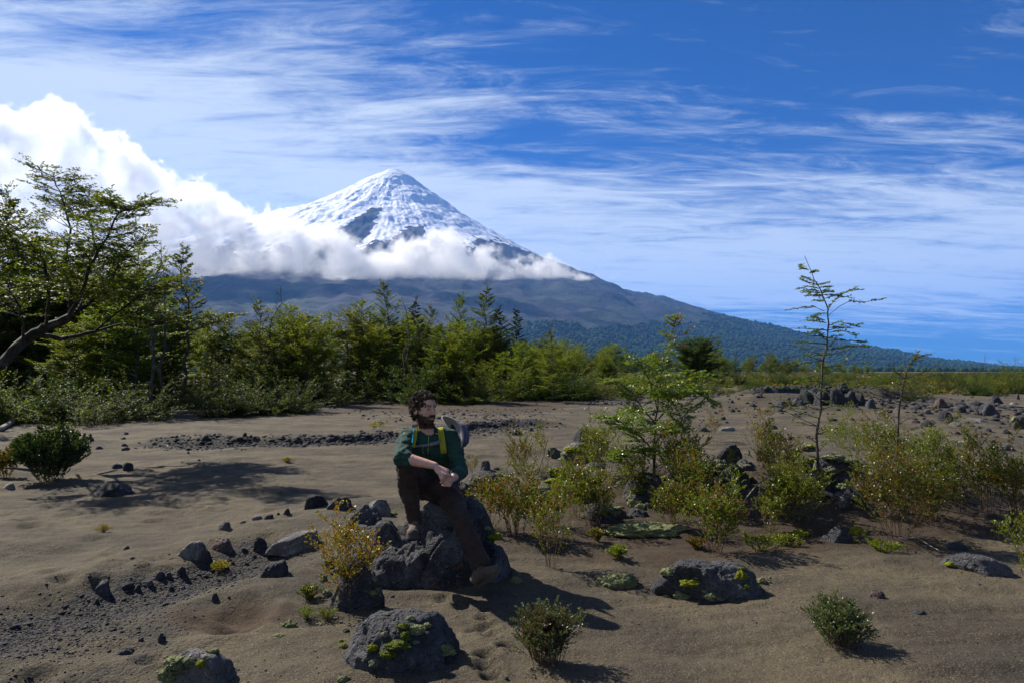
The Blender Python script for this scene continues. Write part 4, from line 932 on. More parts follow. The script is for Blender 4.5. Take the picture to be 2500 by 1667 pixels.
    # a far belt of trees along the foot of the volcano
    for i in range(170):
        Y=rg.uniform(200,420); px=rg.uniform(1250,2120)
        c=at(px,905,Y); c.z=g1(c.x,Y); k=rg.choice(('b0','b3','b4','c0','b1')); me=proto(k)
        hh=rg.uniform(4,9)*np.interp(px,[1250,1700,2120],[1.3,1.1,.5]); 
        as_tree('beech_tree',None,c,'tree of the far dark belt at the foot of the volcano','tree','far belt of trees',rz=rg.uniform(0,6),sc=float(hh)/protos[k+'_H'],cache=me)
    return protos
PROTOS=build_forest()
build_big_tree()
def dead(seed,px,py,top,w,label,Y=None,n=14,mat_=None):
    P=Plant(seed); r=P.r; c=gp(px,py) if Y is None else at(px,905,Y); c.z=g1(c.x,c.y); H=at(px,top,c.y).z-c.z; s=c.y/F
    pts=[Vector((0,0,-.1))]; 
    for i in range(1,8): pts.append(Vector((r.uniform(-1,1)*H*.02*i*.5,r.uniform(-1,1)*.05,H*i/7)))
    P.tube(pts,H*.011+.01,.008,6)
    for i in range(n):
        t=.35+.62*i/n; b=pts[int(t*7)].lerp(pts[min(7,int(t*7)+1)],t*7%1); d=(rdir(r,.2)+Vector((0,0,.9))).normalized(); L=w*s*r.uniform(.4,1.)*(1.2-t)
        q=b+d*L*.5+rdir(r,.3)*L*.1; P.tube([b,q,q+(d+Vector((0,0,.4))).normalized()*L*.6],.012,.004,4)
        for z in range(3): P.tube([q,q+(d+rdir(r,.6)*.8).normalized()*L*.4],.006,.002,3)
    as_tree('dead_tree',P,c,label,'dead tree',bark=mat_ or BARK)
dead(1,372,985,588,100,'bare grey-brown dead tree between the leaning beech and the slender one',n=34,Y=25.5)
dead(2,395,985,640,90,'shorter bare dead tree just left of the slender beech',n=24,Y=26)
dead(3,668,985,700,110,'leafless reddish dead tree rising above the left-hand thicket',n=26,Y=33,mat_=BARKR)
dead(4,990,965,725,60,'forked dead top between the wavy beech and the narrow pointed tree',n=9,Y=36)
dead(5,1337,965,790,40,'broken stump-like dead snag, left half of a pair above the shrubby beech',n=5,Y=37)
dead(6,1350,965,775,80,'crooked dead snag with side twigs, right half of a pair above the shrubby beech',n=9,Y=37.5)
dead(7,2408,925,862,40,'thin bleached dead snag alone on the skyline near the right edge',n=4,Y=90)
dead(8,2178,925,880,26,'small dead stem among the heath left of the low green bush',n=3,Y=75)
def fallen():
    P=Plant(5); c=gp(20,1045)
    A=lambda px,py:gp(px,py)-c+Vector((0,0,.06))
    P.tube([A(-60,1068),A(0,1052),A(30,1036),A(60,1022)+Vector((0,0,.06)),A(95,1018),A(140,1022)],.09,.02,7)
    P.tube([A(20,1042),A(35,1018)+Vector((0,0,.35)),A(30,1000)+Vector((0,0,.4))],.05,.012,6)
    as_tree('fallen_branch',P,c,'bleached fallen branch lying at the left edge of the sand','branch',bark=BARKP,wood='wood')
    for (L,lab,name,rr) in (([(2195,1317),(2240,1322),(2270,1335),(2292,1352)],'pale curved dead twig lying on the brown soil above the low flat boulder','dead_twig',.007),([(2218,1313),(2245,1312),(2262,1318)],'short pale twig lying behind the curved dead twig','dead_twig',.004),([(2000,1205),(2030,1218),(2055,1228)],'grey dead log at the foot of the tall sapling','fallen_log',.03)):
        P=Plant(6); c=gp(*L[0]); P.tube([gp(*q)-c+Vector((0,0,.012+rr*.5+.02*(i%2))) for i,q in enumerate(L)],rr,rr*.5,6)
        as_tree(name,P,c,lab,'branch',bark=BARKP,wood='wood')
    # the bent pale stem between the red shrub and the tall sapling
    P=Plant(8); c=gp(1795,1260); Y=c.y
    pts=[at(1795,1256,Y),at(1822,1215,Y-.05),at(1850,1180,Y-.05),at(1880,1160,Y),at(1905,1155,Y+.05)]
    P.tube([p-c for p in pts],.010,.005,6); P.tube([at(1860,1172,Y)-c,at(1850,1215,Y)-c,at(1820,1262,Y)-c],.006,.004,5)
    as_tree('bent_stem',P,c,'pale bent bare stem arching between the red-stemmed shrub and the tall sapling','stem',bark=BARKP,wood='wood')
fallen()
def build_saplings():
    # young beech, centre right
    c=gp(1595,1180); Y=c.y; A=lambda px,py,dy=0: at(px,py,Y+dy)-c
    P=Plant(31); r=P.r
    def branch(L,r0,lw=.030,pal=G_BRIGHT,step=.028,n0=.15,dens=2.2,ln=.28,k=6,fl=.8):
        pts=[]
        for i in range(len(L)-1):
            for q in range(5): pts.append(L[i].lerp(L[i+1],q/5)+Vector((r.uniform(-1,1),r.uniform(-1,1),r.uniform(-1,1)))*.006)
        pts.append(L[-1]); P.tube(pts,r0,max(.0025,r0*.3),k); m=len(pts)
        for i in range(int(m*n0),m):
            t=i/m
            nn=int(dens)+(1 if r.random()<dens%1 else 0)
            for q in range(nn):
                d=(pts[i]-pts[max(0,i-1)]).normalized() if i else Vector((0,0,1))
                sd=(rdir(r,.25)+d*.6).normalized()
                spray(P,pts[i],sd,ln*r.uniform(.4,1.)*(1.15-.6*t),lw,pal,step,twigr=.0025,flatn=fl)
    branch([A(1597,1185),A(1596,1120),A(1600,1060),A(1598,1035)],.026,n0=.9,dens=.2)
    br=[([A(1598,1035),A(1610,960,.1),A(1612,900,.1),A(1630,850,.1),A(1645,800,.1),A(1650,780,.1)],.012),
        ([A(1600,1030),A(1640,985,-.2),A(1665,955,-.3),A(1700,955,-.3),A(1735,980,-.35)],.012),
        ([A(1620,1005,-.1),A(1650,940,.2),A(1690,910,.3),A(1725,925,.4)],.010),
        ([A(1600,1030),A(1570,1000,.2),A(1545,960,.3),A(1510,935,.4),A(1485,930,.4)],.011),
        ([A(1595,1100),A(1560,1060,-.2),A(1530,1040,-.3),A(1500,1020,-.3),A(1478,1015,-.3)],.010),
        ([A(1597,1080),A(1630,1050,-.3),A(1660,1030,-.4),A(1680,1000,-.4)],.009),
        ([A(1605,1000),A(1590,940,-.3),A(1570,900,-.4),A(1560,880,-.4)],.009),
        ([A(1595,1120),A(1560,1100,-.3),A(1530,1100,-.4),A(1505,1110,-.4)],.008),
        ([A(1597,1110),A(1630,1100,.3),A(1660,1080,.4)],.008),
        ([A(1598,1040),A(1560,1010,.5),A(1530,1000,.7)],.008)]
    for i,(L,r0) in enumerate(br): branch(L,r0,ln=.30 if i else .2,dens=2.0 if i else 2.4)
    # ochre tips
    for (a,b) in ((A(1645,800,.1),A(1654,770,.1)),(A(1640,830,.1),A(1690,800,.1)),(A(1635,850),A(1675,845))):
        branch([a,b],.003,pal=[(.30,.16,.03),(.22,.12,.03)],n0=.1,ln=.07,dens=1.6)
    as_tree('young_beech',P,c,'bright green young beech with a forked crown standing among the shrubs','sapling',leafm=LEAFG)
    # the tall thin sapling
    c=gp(1997,1205); Y=c.y; P=Plant(37); r=P.r
    trunk=[A(1997,1210),A(1996,1120),A(1993,1060),A(2002,1000),A(2006,930),A(2010,880),A(2018,840),A(2022,790),A(2021,740),A(2008,710),A(1995,680),A(1980,650),A(1963,622)]
    trunk=[at(*q,Y)-c for q in ((1997,1210),(1996,1120),(1993,1060),(2003,1000),(2006,930),(2010,880),(2018,840),(2022,790),(2021,755),(2008,718),(1992,690),(1980,662),(1964,625))]
    pts=[]
    for i in range(len(trunk)-1):
        for q in range(3): pts.append(trunk[i].lerp(trunk[i+1],q/3)+Vector((r.uniform(-.004,.004),r.uniform(-.01,.01),0)))
    pts.append(trunk[-1]); P.tube(pts,.017,.0025,7)
    A=lambda px,py,dy=0: at(px,py,Y+dy)-c
    def twig(L,lw=.027,step=.022,pal=G_BEECH,sub=.35,r0=.004,fl=.6,start=.15,dens=1.):
        ptz=[]
        for i in range(len(L)-1):
            for q in range(6): ptz.append(L[i].lerp(L[i+1],q/6))
        ptz.append(L[-1]); P.tube(ptz[::2]+[ptz[-1]],r0,.0015,4); m=len(ptz)
        for i in range(int(m*start),m):
            d=(ptz[i]-ptz[max(0,i-1)]); d=d.normalized() if d.length>0 else Vector((1,0,0))
            if r.random()<dens: spray(P,ptz[i],(d+Vector((0,r.choice((-1,1))*.9,r.uniform(-.2,.3)))).normalized(),r.uniform(.03,.09)*sub*3,lw,pal,step,twigr=.0015,sub=False,flatn=fl)
            P.leaf(ptz[i],d+Vector((0,0,r.uniform(-.5,.5))),Vector((0,-.3,1)),lw,lw*.6,P.col(pal))
    for a,b,e in (((1997,690),(1975,682),(1958,676)),((1998,696),(1975,690),(1957,683)),((2001,705),(1975,700),(1948,705)),((2003,712),(1985,708),(1961,710)),((2004,716),(1985,714),(1965,714)),((2007,720),(1990,720),(1972,722)),((2009,722),(2000,722),(1990,723)),((2010,735),(2003,735),(1995,734)),
                  ((1997,697),(2005,693),(2015,692)),((2000,703),(2015,700),(2030,699)),((2001,712),(2015,709),(2028,711)),((2001,716),(2015,714),(2029,712)),
                  ((1975,660),(1960,655),(1950,651)),((1978,668),(1985,664),(1991,662)),
                  ((2010,802),(1993,808),(1978,815)),((2015,783),(1995,775),(1985,772)),((2018,788),(2000,785),(1980,783)),((2018,830),(2000,815),(1970,814)),((2017,824),(1995,810),(1972,816)),
                  ((2024,795),(2050,785),(2075,792)),((2075,792),(2090,795),(2101,790)),((2024,800),(2045,798),(2070,801)),((2024,812),(2055,807),(2090,817)),((2022,825),(2035,820),(2055,819)),((2020,850),(2040,830),(2090,832)),((2090,832),(2100,834),(2107,834)),((2022,853),(2060,847),(2100,844)),((2100,844),(2110,845),(2120,845)),
                  ((2005,720),(2035,720),(2050,722)),((2010,730),(2040,722),(2070,726))):
        twig([A(*a),A(b[0],b[1],r.uniform(-.15,.15)),A(e[0],e[1],r.uniform(-.25,.25))],sub=.22,start=.1,dens=.95)
    twig([A(2021,757),A(2035,735,.1),A(2055,718,.1),A(2088,703,.1)],sub=.3); twig([A(2050,721),A(2080,708),A(2100,708)],sub=.2)
    twig([A(2023,770),A(2050,748,-.1),A(2075,735,-.1),A(2110,738,-.1),A(2152,731,-.1)],sub=.35,start=.45)
    twig([A(2012,760),A(1990,750,.1),A(1965,750,.1),A(1925,757,.1)],sub=.3,start=.3)
    twig([A(2020,765),A(2005,765),A(1985,775)],sub=.5,start=.2)
    for q in range(44):
        t=r.uniform(.08,.62)**1.; i=int(t*len(pts)); b=pts[i]; up=1-t
        d=rdir(r,.15)+Vector((0,0,.15)); Ls=r.uniform(.22,.55)*(.65 if t<.2 else 1.)*(.9 if t<.5 else .6)
        limb(P,b,d,Ls,.006,.022,G_BEECH+G_DARK,.026,leafy=.25,gap=1.4,subL=.3)
    as_tree('tall_sapling',P,c,'tall thin beech sapling whose sparse tip reaches into the sky at right','sapling',leafm=LEAFG)
    # third, half hidden
    c=gp(2192,1215); Y=c.y; P=Plant(41); r=P.r; A=lambda px,py,dy=0: at(px,py,Y+dy)-c
    tr=[A(2192,1215),A(2190,1100),A(2195,1000),A(2205,940),A(2215,900),A(2228,880)]; P.tube(tr,.014,.004,6)
    twig([A(2228,882),A(2240,872),A(2262,866)],sub=.35,start=.05); twig([A(2215,900),A(2225,885),A(2240,860)],sub=.3,start=.1)
    for q in range(22):
        t=r.uniform(.1,.72); i=int(t*5); b=tr[i].lerp(tr[i+1],t*5-i)
        limb(P,b,rdir(r,.2)+Vector((0,0,.3)),r.uniform(.18,.4),.004,.022,G_BEECH,.028,leafy=.25,gap=1.5,subL=.3)
    as_tree('small_sapling',P,c,'smaller sapling with a tip leaning right, in the big shrub right of the tall one','sapling',leafm=LEAFG)
build_saplings()
def shrub(seed,px,py,w,h,n,pal,label,name='heath_shrub',cat='shrub',**k):
    c=gp(px,py); s=c.y/F; P=heath(seed,h*s*.95,w*s,n if name!='heath_shrub' else max(2,int(n*.72)),pal,**k); return as_tree(name,P,c,label,cat,bark=k.pop('bk',BARKR),leafm=LEAFG,wood='stems',leaf='leaves')
def build_shrubs():
    kb=ROCKS['knob']; 
    L=[(850,1485,120,250,13,G_YEL,'yellow-green shrub growing in front of the lichened knob at the left of the seated man',dict(pal2=G_LIGHT,dens=1.0,leafy=.12,branch=5)),
       (1345,1385,90,235,15,G_HEATH,'thin-stemmed shrub nearest the spotted moss cushion, right of the sprawled boot',dict(leafy=.28,pal2=G_RED,branch=3)),
       (1262,1305,130,165,24,G_RED,'broad reddish shrub directly right of the seated man',dict(pal2=G_HEATH)),
       (1190,1290,90,120,14,G_RED,'low reddish shrub against the back of the boulder, right of the seated man',dict()),
       (1335,1310,120,150,20,G_RED,'reddish shrub behind the thin-stemmed one',dict(pal2=G_HEATH)),
       (1290,1165,130,150,16,G_HEATH,'shrub on open sand whose one thin stem rises above the rest',dict(pal2=G_RED,leafy=.2)),
       (1302,1270,26,285,2,G_HEATH,'lone tall thin stem with a leafy tuft, against the pale sand',dict(leafy=.6,r0=.006)),
       (1405,1260,105,165,18,G_HEATH,'airy shrub left of the long lichen bank',dict(leafy=.25)),
       (1450,1285,120,170,20,G_HEATH,'shrub with bare lower twigs touching the left end of the lichen bank',dict(leafy=.35,pal2=G_RED)),
       (1478,1170,120,175,20,G_LIGHT,'bright green shrub at the left foot of the young beech',dict(pal2=G_HEATH)),
       (1475,1120,80,120,12,G_HEATH,'dark-tipped shrub above the slanting mossy rock',dict()),
       (1545,1215,130,120,18,G_HEATH,'green shrub around the dark mossy boulder',dict(pal2=G_LIGHT)),
       (1655,1190,130,200,24,G_HEATH,'tangled green shrub right of the young beech trunk',dict(pal2=G_RED)),
       (1700,1230,130,190,24,G_RED,'tangled red-twigged shrub between the two saplings',dict(pal2=G_HEATH)),
       (1745,1350,150,215,30,G_RED,'red-stemmed shrub right behind the broad grey boulder',dict(pal2=G_LIGHT,leafy=.2)),
       (1640,1285,110,140,18,G_HEATH,'shrub at the right end of the long lichen bank',dict(pal2=G_RED)),
       (1850,1130,120,180,18,G_RED,'tall reddish shrub behind the tall dark boulder',dict(pal2=G_HEATH)),
       (1905,1200,130,170,24,G_RED,'orange-tinged shrub left of the tall sapling',dict(pal2=G_HEATH)),
       (1945,1275,160,170,34,G_LIGHT,'dense low green shrub at the foot of the tall sapling',dict(pal2=G_HEATH)),
       (1880,1300,90,110,16,G_HEATH,'small green shrub left of the dense low one',dict()),
       (2085,1130,100,165,16,G_LIGHT,'green shrub behind the moss-capped boulder',dict(pal2=G_HEATH)),
       (2140,1175,110,190,20,G_HEATH,'upright shrub right of the moss-capped boulder',dict(pal2=G_RED)),
       (2190,1310,180,255,34,G_HEATH,'largest shrub at right, its pale stems bare near the ground',dict(pal2=G_RED,leafy=.18)),
       (2270,1275,140,215,26,G_HEATH,'shrub against the right side of the largest one',dict(pal2=G_LIGHT)),
       (2240,1170,120,180,18,G_HEATH,'hazy green shrub behind the largest one',dict()),
       (2345,1250,110,190,18,G_HEATH,'sparse shrub with bare pale stems, left of the edge group',dict(pal2=G_RED,leafy=.3)),
       (2350,1150,90,110,10,G_HEATH,'small thin shrub below the lone lichen-grey rock',dict()),
       (2420,1260,130,250,18,G_RED,'wiry reddish shrub near the right edge',dict(pal2=G_HEATH,leafy=.3)),
       (2485,1275,110,240,20,G_HEATH,'dense shrub cut by the right edge',dict(pal2=G_RED)),
       (2500,1400,70,150,10,G_LIGHT,'green sprigs at the right edge above the low flat boulder',dict()),
       (2040,1090,80,130,10,G_HEATH,'thin shrub behind the tall sapling on the sand',dict(pal2=G_RED)),
       (1925,1015,30,80,3,G_RED,'thin reddish stem standing in front of the dark outcrop',dict(leafy=.3)),
       (2345,1075,60,90,6,G_HEATH,'small shrub in the boulder field above the lone grey rock',dict()),
       (1735,1075,60,90,8,G_RED,'thin red shrub on the sand behind the tangle',dict()),
       (1150,1170,34,60,3,G_RED,'red-tipped sprig behind the elbow of the seated man',dict(leafy=.3)),
       (745,1300,50,60,0,G_YEL,'',None)]
    for i,a in enumerate(L):
        if a[-1] is None: continue
        shrub(300+i,*a[:6],a[6],**a[7])
    shrub(401,1335,1612,105,128,70,G_GREY,'round grey-green bush with tiny leaves in the foreground, right of the footprints',name='round_bush',cat='bush',lw=.012,dens=1.1,leafy=.0,branch=6,r0=.002,upr=.85,rootk=.34,pal2=[(.06,.045,.03),(.05,.04,.025)])
    shrub(402,2052,1572,100,100,80,G_GREY+[(.05,.09,.03)],'round dark green bush with dry seed heads alone on the sand at lower right',name='round_bush',cat='bush',lw=.012,dens=1.2,leafy=.0,branch=6,r0=.002,upr=.85,rootk=.34)
    shrub(403,120,1172,170,140,60,G_DARK+[(.05,.08,.02)],'dark glossy bush on the sand near the left edge',name='glossy_bush',cat='bush',lw=.035,dens=.9,branch=5)
    shrub(404,15,1165,60,80,14,G_RED,'reddish bush cut by the left edge beside the dark glossy one',name='bush',cat='bush',lw=.03,dens=1.)
    for i,(px,py,w,h,pal,lab) in enumerate(((755,1462,20,16,G_DARK+G_LIGHT,'small green sprig on the sand left of the knob'),(748,1510,11,7,G_LIGHT,'tiny green tuft beside the moss cushion with a twig'),(796,1512,13,7,G_LIGHT,'tiny flat green tuft near the spotted boulder'),(541,1392,13,7,G_YEL,'yellow-green sprig at the end of the gravel strip'),(252,1299,9,4,G_YEL,'tiny yellow plant alone on the open sand at left'),(700,1126,8,4,G_YEL,'tiny yellow tuft on the sand in front of the cut bank'),(672,1017,20,32,G_BEECH,'small green seedling on the sand before the left-hand thicket'),(925,1040,40,14,G_LIGHT,'flat green plant beside a dark stone left of the seated man'),(912,1048,24,22,G_YEL,'pale grassy tuft left of the shoulder of the seated man'),(1510,1365,26,30,G_LIGHT,'small green plant in front of the lichen bank'),(1460,1320,22,22,G_RED,'tiny red-leaved plant in the shade of the twiggy shrub'),(1860,1345,80,26,G_LIGHT,'creeping green plant right of the red-stemmed shrub'),(1920,1330,50,14,G_LIGHT,'flat green creeping plant below the yellow moss patch'),(1700,1340,20,20,G_RED,'small red sprig left of the red-stemmed shrub base'),(2160,1345,50,12,G_LIGHT,'low green creeping plant under the largest shrub'),(1050,975,10,14,G_LIGHT,''),(1050,1130,0,0,G_RED,''))):
        if lab and w: shrub(420+i,px,py,w,h*.8,9,pal,lab,name='small_plant',cat='plant',lw=min(.016,gp(px,py).y/F*w*.2),dens=1.1,leafy=.05,upr=.8)
    # blooms hanging in the tall sapling's shrub
build_shrubs()

def heath_cover():
    rg=np.random.RandomState(12); n=14000; Y=45*np.exp(rg.rand(n)*2.35); X=Y*rg.uniform(.08,.95,n)
    k=(fbm(X/9,Y/9,3,91)>.44); X,Y=X[k],Y[k]; Z=gz(X,Y); P=Plant(5); r=P.r; pal=[(.10,.12,.012),(.13,.12,.02),(.07,.09,.012),(.14,.10,.03),(.05,.07,.01)]
    for x,y,z in zip(X,Y,Z):
        s=r.uniform(.15,.42)*(1+y/160); c=r.choice(pal); b=Vector((x,y,z))
        for q in range(9):
            d=(rdir(r,.2)*.8+Vector((0,0,r.uniform(.2,1.2)))).normalized(); kk=r.uniform(.6,1.3)
            P.leaf(b+rdir(r,0)*s*.5*r.random()+Vector((0,0,s*.2*r.random())),d,rdir(r,1),s*.6,s*.26,(c[0]*kk,c[1]*kk,c[2]*kk))
    o=link('heath_cover',P.meshes('x','heath_cover')[1],LEAF,smooth=False); o['kind']='stuff'; o['label']='low yellow-green heath covering the plain toward the skyline'
heath_cover()
# ---------------------------------------------------------------- the seated man
def rcone(a,b,ra,rb,k=14,m=4):
    """a tapered capsule"""
    a=Vector(a);b=Vector(b); d=b-a
    if d.length<1e-5: d=Vector((0,0,1e-4))
    L=d.length; q=d.to_track_quat('Z','Y'); V=[];Fc=[]
    prof=[(-math.cos(t)*ra,math.sin(t)*ra) for t in np.linspace(0.02,math.pi/2,m)]+[(L-math.cos(t)*rb,math.sin(t)*rb) for t in np.linspace(math.pi/2,math.pi-.02,m)]
    for (z,r) in prof:
        for j in range(k):
            t=2*math.pi*j/k; V.append(a+q@Vector((math.cos(t)*r,math.sin(t)*r,z)))
    n=len(prof)
    for i in range(n-1):
        for j in range(k): Fc.append((i*k+j,i*k+(j+1)%k,(i+1)*k+(j+1)%k,(i+1)*k+j))
    Fc.append(tuple(range(k))[::-1]); Fc.append(tuple((n-1)*k+j for j in range(k))); return V,Fc
def ell(c,r,M=None,k=3):
    D_,T=ICO[k]; V=D_*np.array(r); V=[ (M@Vector(v) if M else Vector(v))+Vector(c) for v in V]; return V,[tuple(t) for t in T]
def fuse(name,prims,vox=.005,smooth=4,mat_=None,parent=None,noise_=None,loc=None):
    V=[];Fc=[]
    for v,f in prims:
        b=len(V); V+= [tuple(x) for x in v]; Fc+=[tuple(i+b for i in q) for q in f]
    me=bpy.data.meshes.new(name+'_raw'); me.from_pydata(V,[],Fc); me.update()
    o=bpy.data.objects.new(name+'_raw',me); COL.objects.link(o)
    r=o.modifiers.new('r','REMESH'); r.mode='VOXEL'; r.voxel_size=vox
    s=o.modifiers.new('s','SMOOTH'); s.factor=.5; s.iterations=smooth
    dg=bpy.context.evaluated_depsgraph_get(); ev=o.evaluated_get(dg); m2=bpy.data.meshes.new_from_object(ev); m2.name=name
    bpy.data.objects.remove(o)
    n=len(m2.vertices); co=np.zeros(n*3,np.float32); m2.vertices.foreach_get('co',co); co=co.reshape(-1,3).astype(float)
    if noise_:
        nn=np.zeros(n*3,np.float32); m2.vertices.foreach_get('normal',nn); nn=nn.reshape(-1,3)
        co=co+nn*noise_(co)[:,None]
    if loc is not None: co=co-np.array(loc)
    m2.vertices.foreach_set('co',co.astype(np.float32).ravel()); m2.update()
    ob=link(name,m2,mat_)
    return ob,co
def cloth_mat(name,c,c2=None,rough=.9,sc=300):
    m,t=mat(name); P=t.n('ShaderNodeTexCoord').outputs['Object']; n=t.noise(P,12,4,.6); f=t.noise(P,sc,2,.6)
    cc=t.mix(t.ss(n,.3,.7),c,c2 or tuple(v*1.35 for v in c)); finish(t,cc,rough,bump(t,t.m('MULTIPLY_ADD',f,.001,t.m('MULTIPLY',n,.006)),.6,1.),.2,**{'Sheen Weight':.05}); return m
def build_person():
    A=lambda px,py,Y: at(px,py,Y)
    SR=A(992,1066,5.33);SL=A(1104,1064,5.43);ER=A(979,1116,5.06);EL=A(1124,1150,5.28);WR=A(1062,1136,4.98);WL=A(1106,1166,5.04)
    HR=A(1034,1186,5.5);HL=A(1086,1188,5.53);KR=A(990,1136,5.1);KL=A(1122,1260,5.15);AR=A(1012,1280,5.16);AL=A(1177,1384,4.99)
    NB=A(1046,1058,5.40); HC=A(1034,1000,5.34)
    ROOT=(HR+HL)/2; ROOT.z-=.1
    f=Vector((math.sin(R(52)),-math.cos(R(52)),-.03)).normalized(); up=Vector((.05,0,1)); l=up.cross(f).normalized(); up=f.cross(l).normalized()
    M=Matrix((f,l,up)).transposed()
    def H(x,y,z): return HC+M@(Vector((x,y,z))*1.06)
    def E(x,y,z,rx,ry,rz,k=3): return ell(H(x,y,z),(rx*1.06,ry*1.06,rz*1.06),M,k)
    def C(a,b,ra,rb): return rcone(a,b,ra,rb)
    head=[E(-.012,0,.035,.100,.078,.095,4),E(.028,0,-.03,.068,.060,.080,4),E(.050,0,-.085,.034,.032,.026),E(.03,.032,-.07,.045,.022,.03),E(.03,-.032,-.07,.045,.022,.03),
      E(.056,.034,-.018,.030,.026,.026),E(.056,-.034,-.018,.030,.026,.026),E(.074,.026,.032,.018,.026,.012),E(.074,-.026,.032,.018,.026,.012),E(.07,0,.06,.024,.05,.04),
      rcone(H(.088,0,.018),H(.112,0,-.020),.0095,.0125),E(.102,.011,-.026,.011,.008,.008),E(.102,-.011,-.026,.011,.008,.008),
      rcone(H(.088,.018,-.052),H(.088,-.018,-.052),.0065,.0065),rcone(H(.085,.014,-.063),H(.085,-.014,-.063),.0075,.0075),
      E(.0,.080,-.012,.018,.009,.030),E(.0,-.080,-.012,.018,.009,.030),E(.068,.031,.006,.018,.016,.012),E(.068,-.031,.006,.018,.016,.012),
      rcone(H(-.01,0,-.05),NB+Vector((0,0,-.02)),.056,.062),rcone(H(-.03,0,-.04),NB+Vector((.0,.02,-.0)),.052,.07)]
    # arms
    body=head+[C(SR,ER,.052,.042),C(ER,ER.lerp(WR,.35),.042,.044),C(ER.lerp(WR,.3),WR,.043,.027),C(SL,EL,.052,.042),C(EL,EL.lerp(WL,.35),.040,.042),C(EL.lerp(WL,.3),WL,.041,.028),
      C(NB,(SR+SL)/2+Vector((0,.05,-.08)),.055,.06),C((SR+SL)/2+Vector((0,.05,-.08)),(HR+HL)/2+Vector((0,.03,.02)),.06,.07),C(NB,SR,.045,.055),C(NB,SL,.045,.055),
      C(HR,KR,.075,.055),C(KR,AR,.05,.038),C(HL,KL,.075,.055),C(KL,AL,.05,.038)]
    # right hand: palm hangs from the wrist, fingers bent down into the other hand
    def hand(W_,K,across,down,curl,lens,rad=.0088,thumb=None):
        P=[]; 
        kn=[K+across*o for o in (-.032,-.011,.010,.029)]
        for q in kn: P.append(C(W_.lerp(q,.12),q,.017,.0125))
        P.append(C(W_,(kn[1]+kn[2])/2,.022,.017))
        for q,L,(d1,d2,d3) in zip(kn,lens,curl):
            a=q; 
            for d,s,rr in ((d1,.45,1.),(d2,.32,.93),(d3,.24,.85)):
                b=a+d.normalized()*L*s; P.append(C(a,b,rad*rr*1.05,rad*rr)); a=b
        if thumb:
            for a,b,r1,r2 in thumb: P.append(C(a,b,r1,r2))
        return P
    KRh=A(1088,1152,4.95); acr=(A(1096,1146,4.99)-A(1080,1158,4.92)).normalized()
    dn=Vector((-.10,0,-1)); dn2=Vector((-.35,.25,-.9)); dn3=Vector((-.55,.35,-.7))
    body+=hand(WR,KRh,acr,dn,[(dn,dn2,dn3)]*4,(.068,.076,.072,.058),thumb=[(WR.lerp(KRh,.25)+Vector((-.012,-.01,-.015)),A(1073,1156,4.93),.014,.012),(A(1073,1156,4.93),A(1077,1168,4.92),.0115,.010)])
    # left hand: four fingers wrapped round the right ones, pointing to the left of the picture
    KLh=A(1098,1174,4.965); down=(A(1095,1188,4.97)-A(1098,1160,4.97)).normalized()
    d1=Vector((-1,-.25,.02)); d2=Vector((-1,.35,0)); d3=Vector((-.3,1,0))
    body+=hand(WL,KLh,down,None,[(d1,d2,d3)]*4,(.070,.078,.072,.060),rad=.0094,thumb=[(WL.lerp(KLh,.3)+Vector((0,-.01,.012)),A(1095,1158,4.94),.014,.012),(A(1095,1158,4.94),A(1084,1157,4.92),.0115,.0095)])
    m,t=mat('skin'); a=t.n('ShaderNodeAttribute',attribute_name='tone').outputs['Color']; P_=t.n('ShaderNodeTexCoord').outputs['Object']
    c=t.mix(t.ss(t.noise(P_,30,4,.6),.35,.7,0,.35),a,(.30,.13,.085)); finish(t,c,.5,None,.35,**{'Subsurface Weight':.08,'Subsurface Radius':(.01,.004,.002),'Subsurface Scale':1.0})
    ob,co=fuse('person',body,.0036,3,m,loc=ROOT); ob.location=ROOT
    ob['label']='bearded man in a dark green shirt sitting on the large boulder, hands clasped'; ob['category']='person'
    # skin tones by place on the head
    loc=(co+np.array(ROOT)-np.array(HC))@np.array(M)/1.06
    x,y,z=loc.T; hd=(np.abs(loc)<.16).all(1)
    tone=np.tile(np.array([.58,.33,.24]),(len(co),1))
    def blend(mask,c): 
        nonlocal tone
        tone=tone*(1-mask[:,None])+np.array(c)*mask[:,None]
    ay=np.abs(y)
    ch=hd*np.exp(-((ay-.035)/.022)**2-((z+.018)/.02)**2)*(x>.04); blend(ch*.4,(.45,.15,.10))
    blend(hd*np.exp(-(y/.012)**2-((z+.02)/.014)**2)*(x>.09)*.5,(.45,.16,.12))
    beard=hd*sstep(-z-.028+.0*x,-.012,.012)*(1-np.exp(-((z+.057)/.011)**2*1.5-(y/.025)**2)*(x>.07))*sstep(x+.012,-.01,.01)*(z>-.135)*np.where(x>.075,sstep(np.abs(z+.036),.0,.0),1)
    beard=beard*(1-(x>.05)*(z>-.040)*(ay>.028))
    blend(np.clip(beard,0,1)*.9,(.022,.013,.010))
    blend(hd*np.exp(-((z+.052)/.004)**2-(y/.02)**2)*(x>.07)*.5,(.30,.09,.07))
    blend(hd*sstep(.0065-np.abs(z-.034-.10*(ay-.02)),0,.003)*(ay>.010)*(ay<.052)*(x>.05),(.025,.015,.011))
    blend(hd*sstep(1-np.hypot((ay-.031)/.014,(z-.008)/.0055),0,.25)*(x>.06),(.06,.035,.025))
    blend(hd*sstep(1-np.hypot((ay-.031)/.022,(z-.008)/.012),0,.6)*(x>.06)*.35,(.16,.08,.055))
    cattr(ob.data,'tone',tone)
    def child(o): o.parent=ob; o.matrix_parent_inverse=ob.matrix_basis.inverted(); return o
    # hair and beard
    nrm=np.zeros(len(co)*3,np.float32); ob.data.vertices.foreach_get('normal',nrm); nrm=nrm.reshape(-1,3).astype(float)
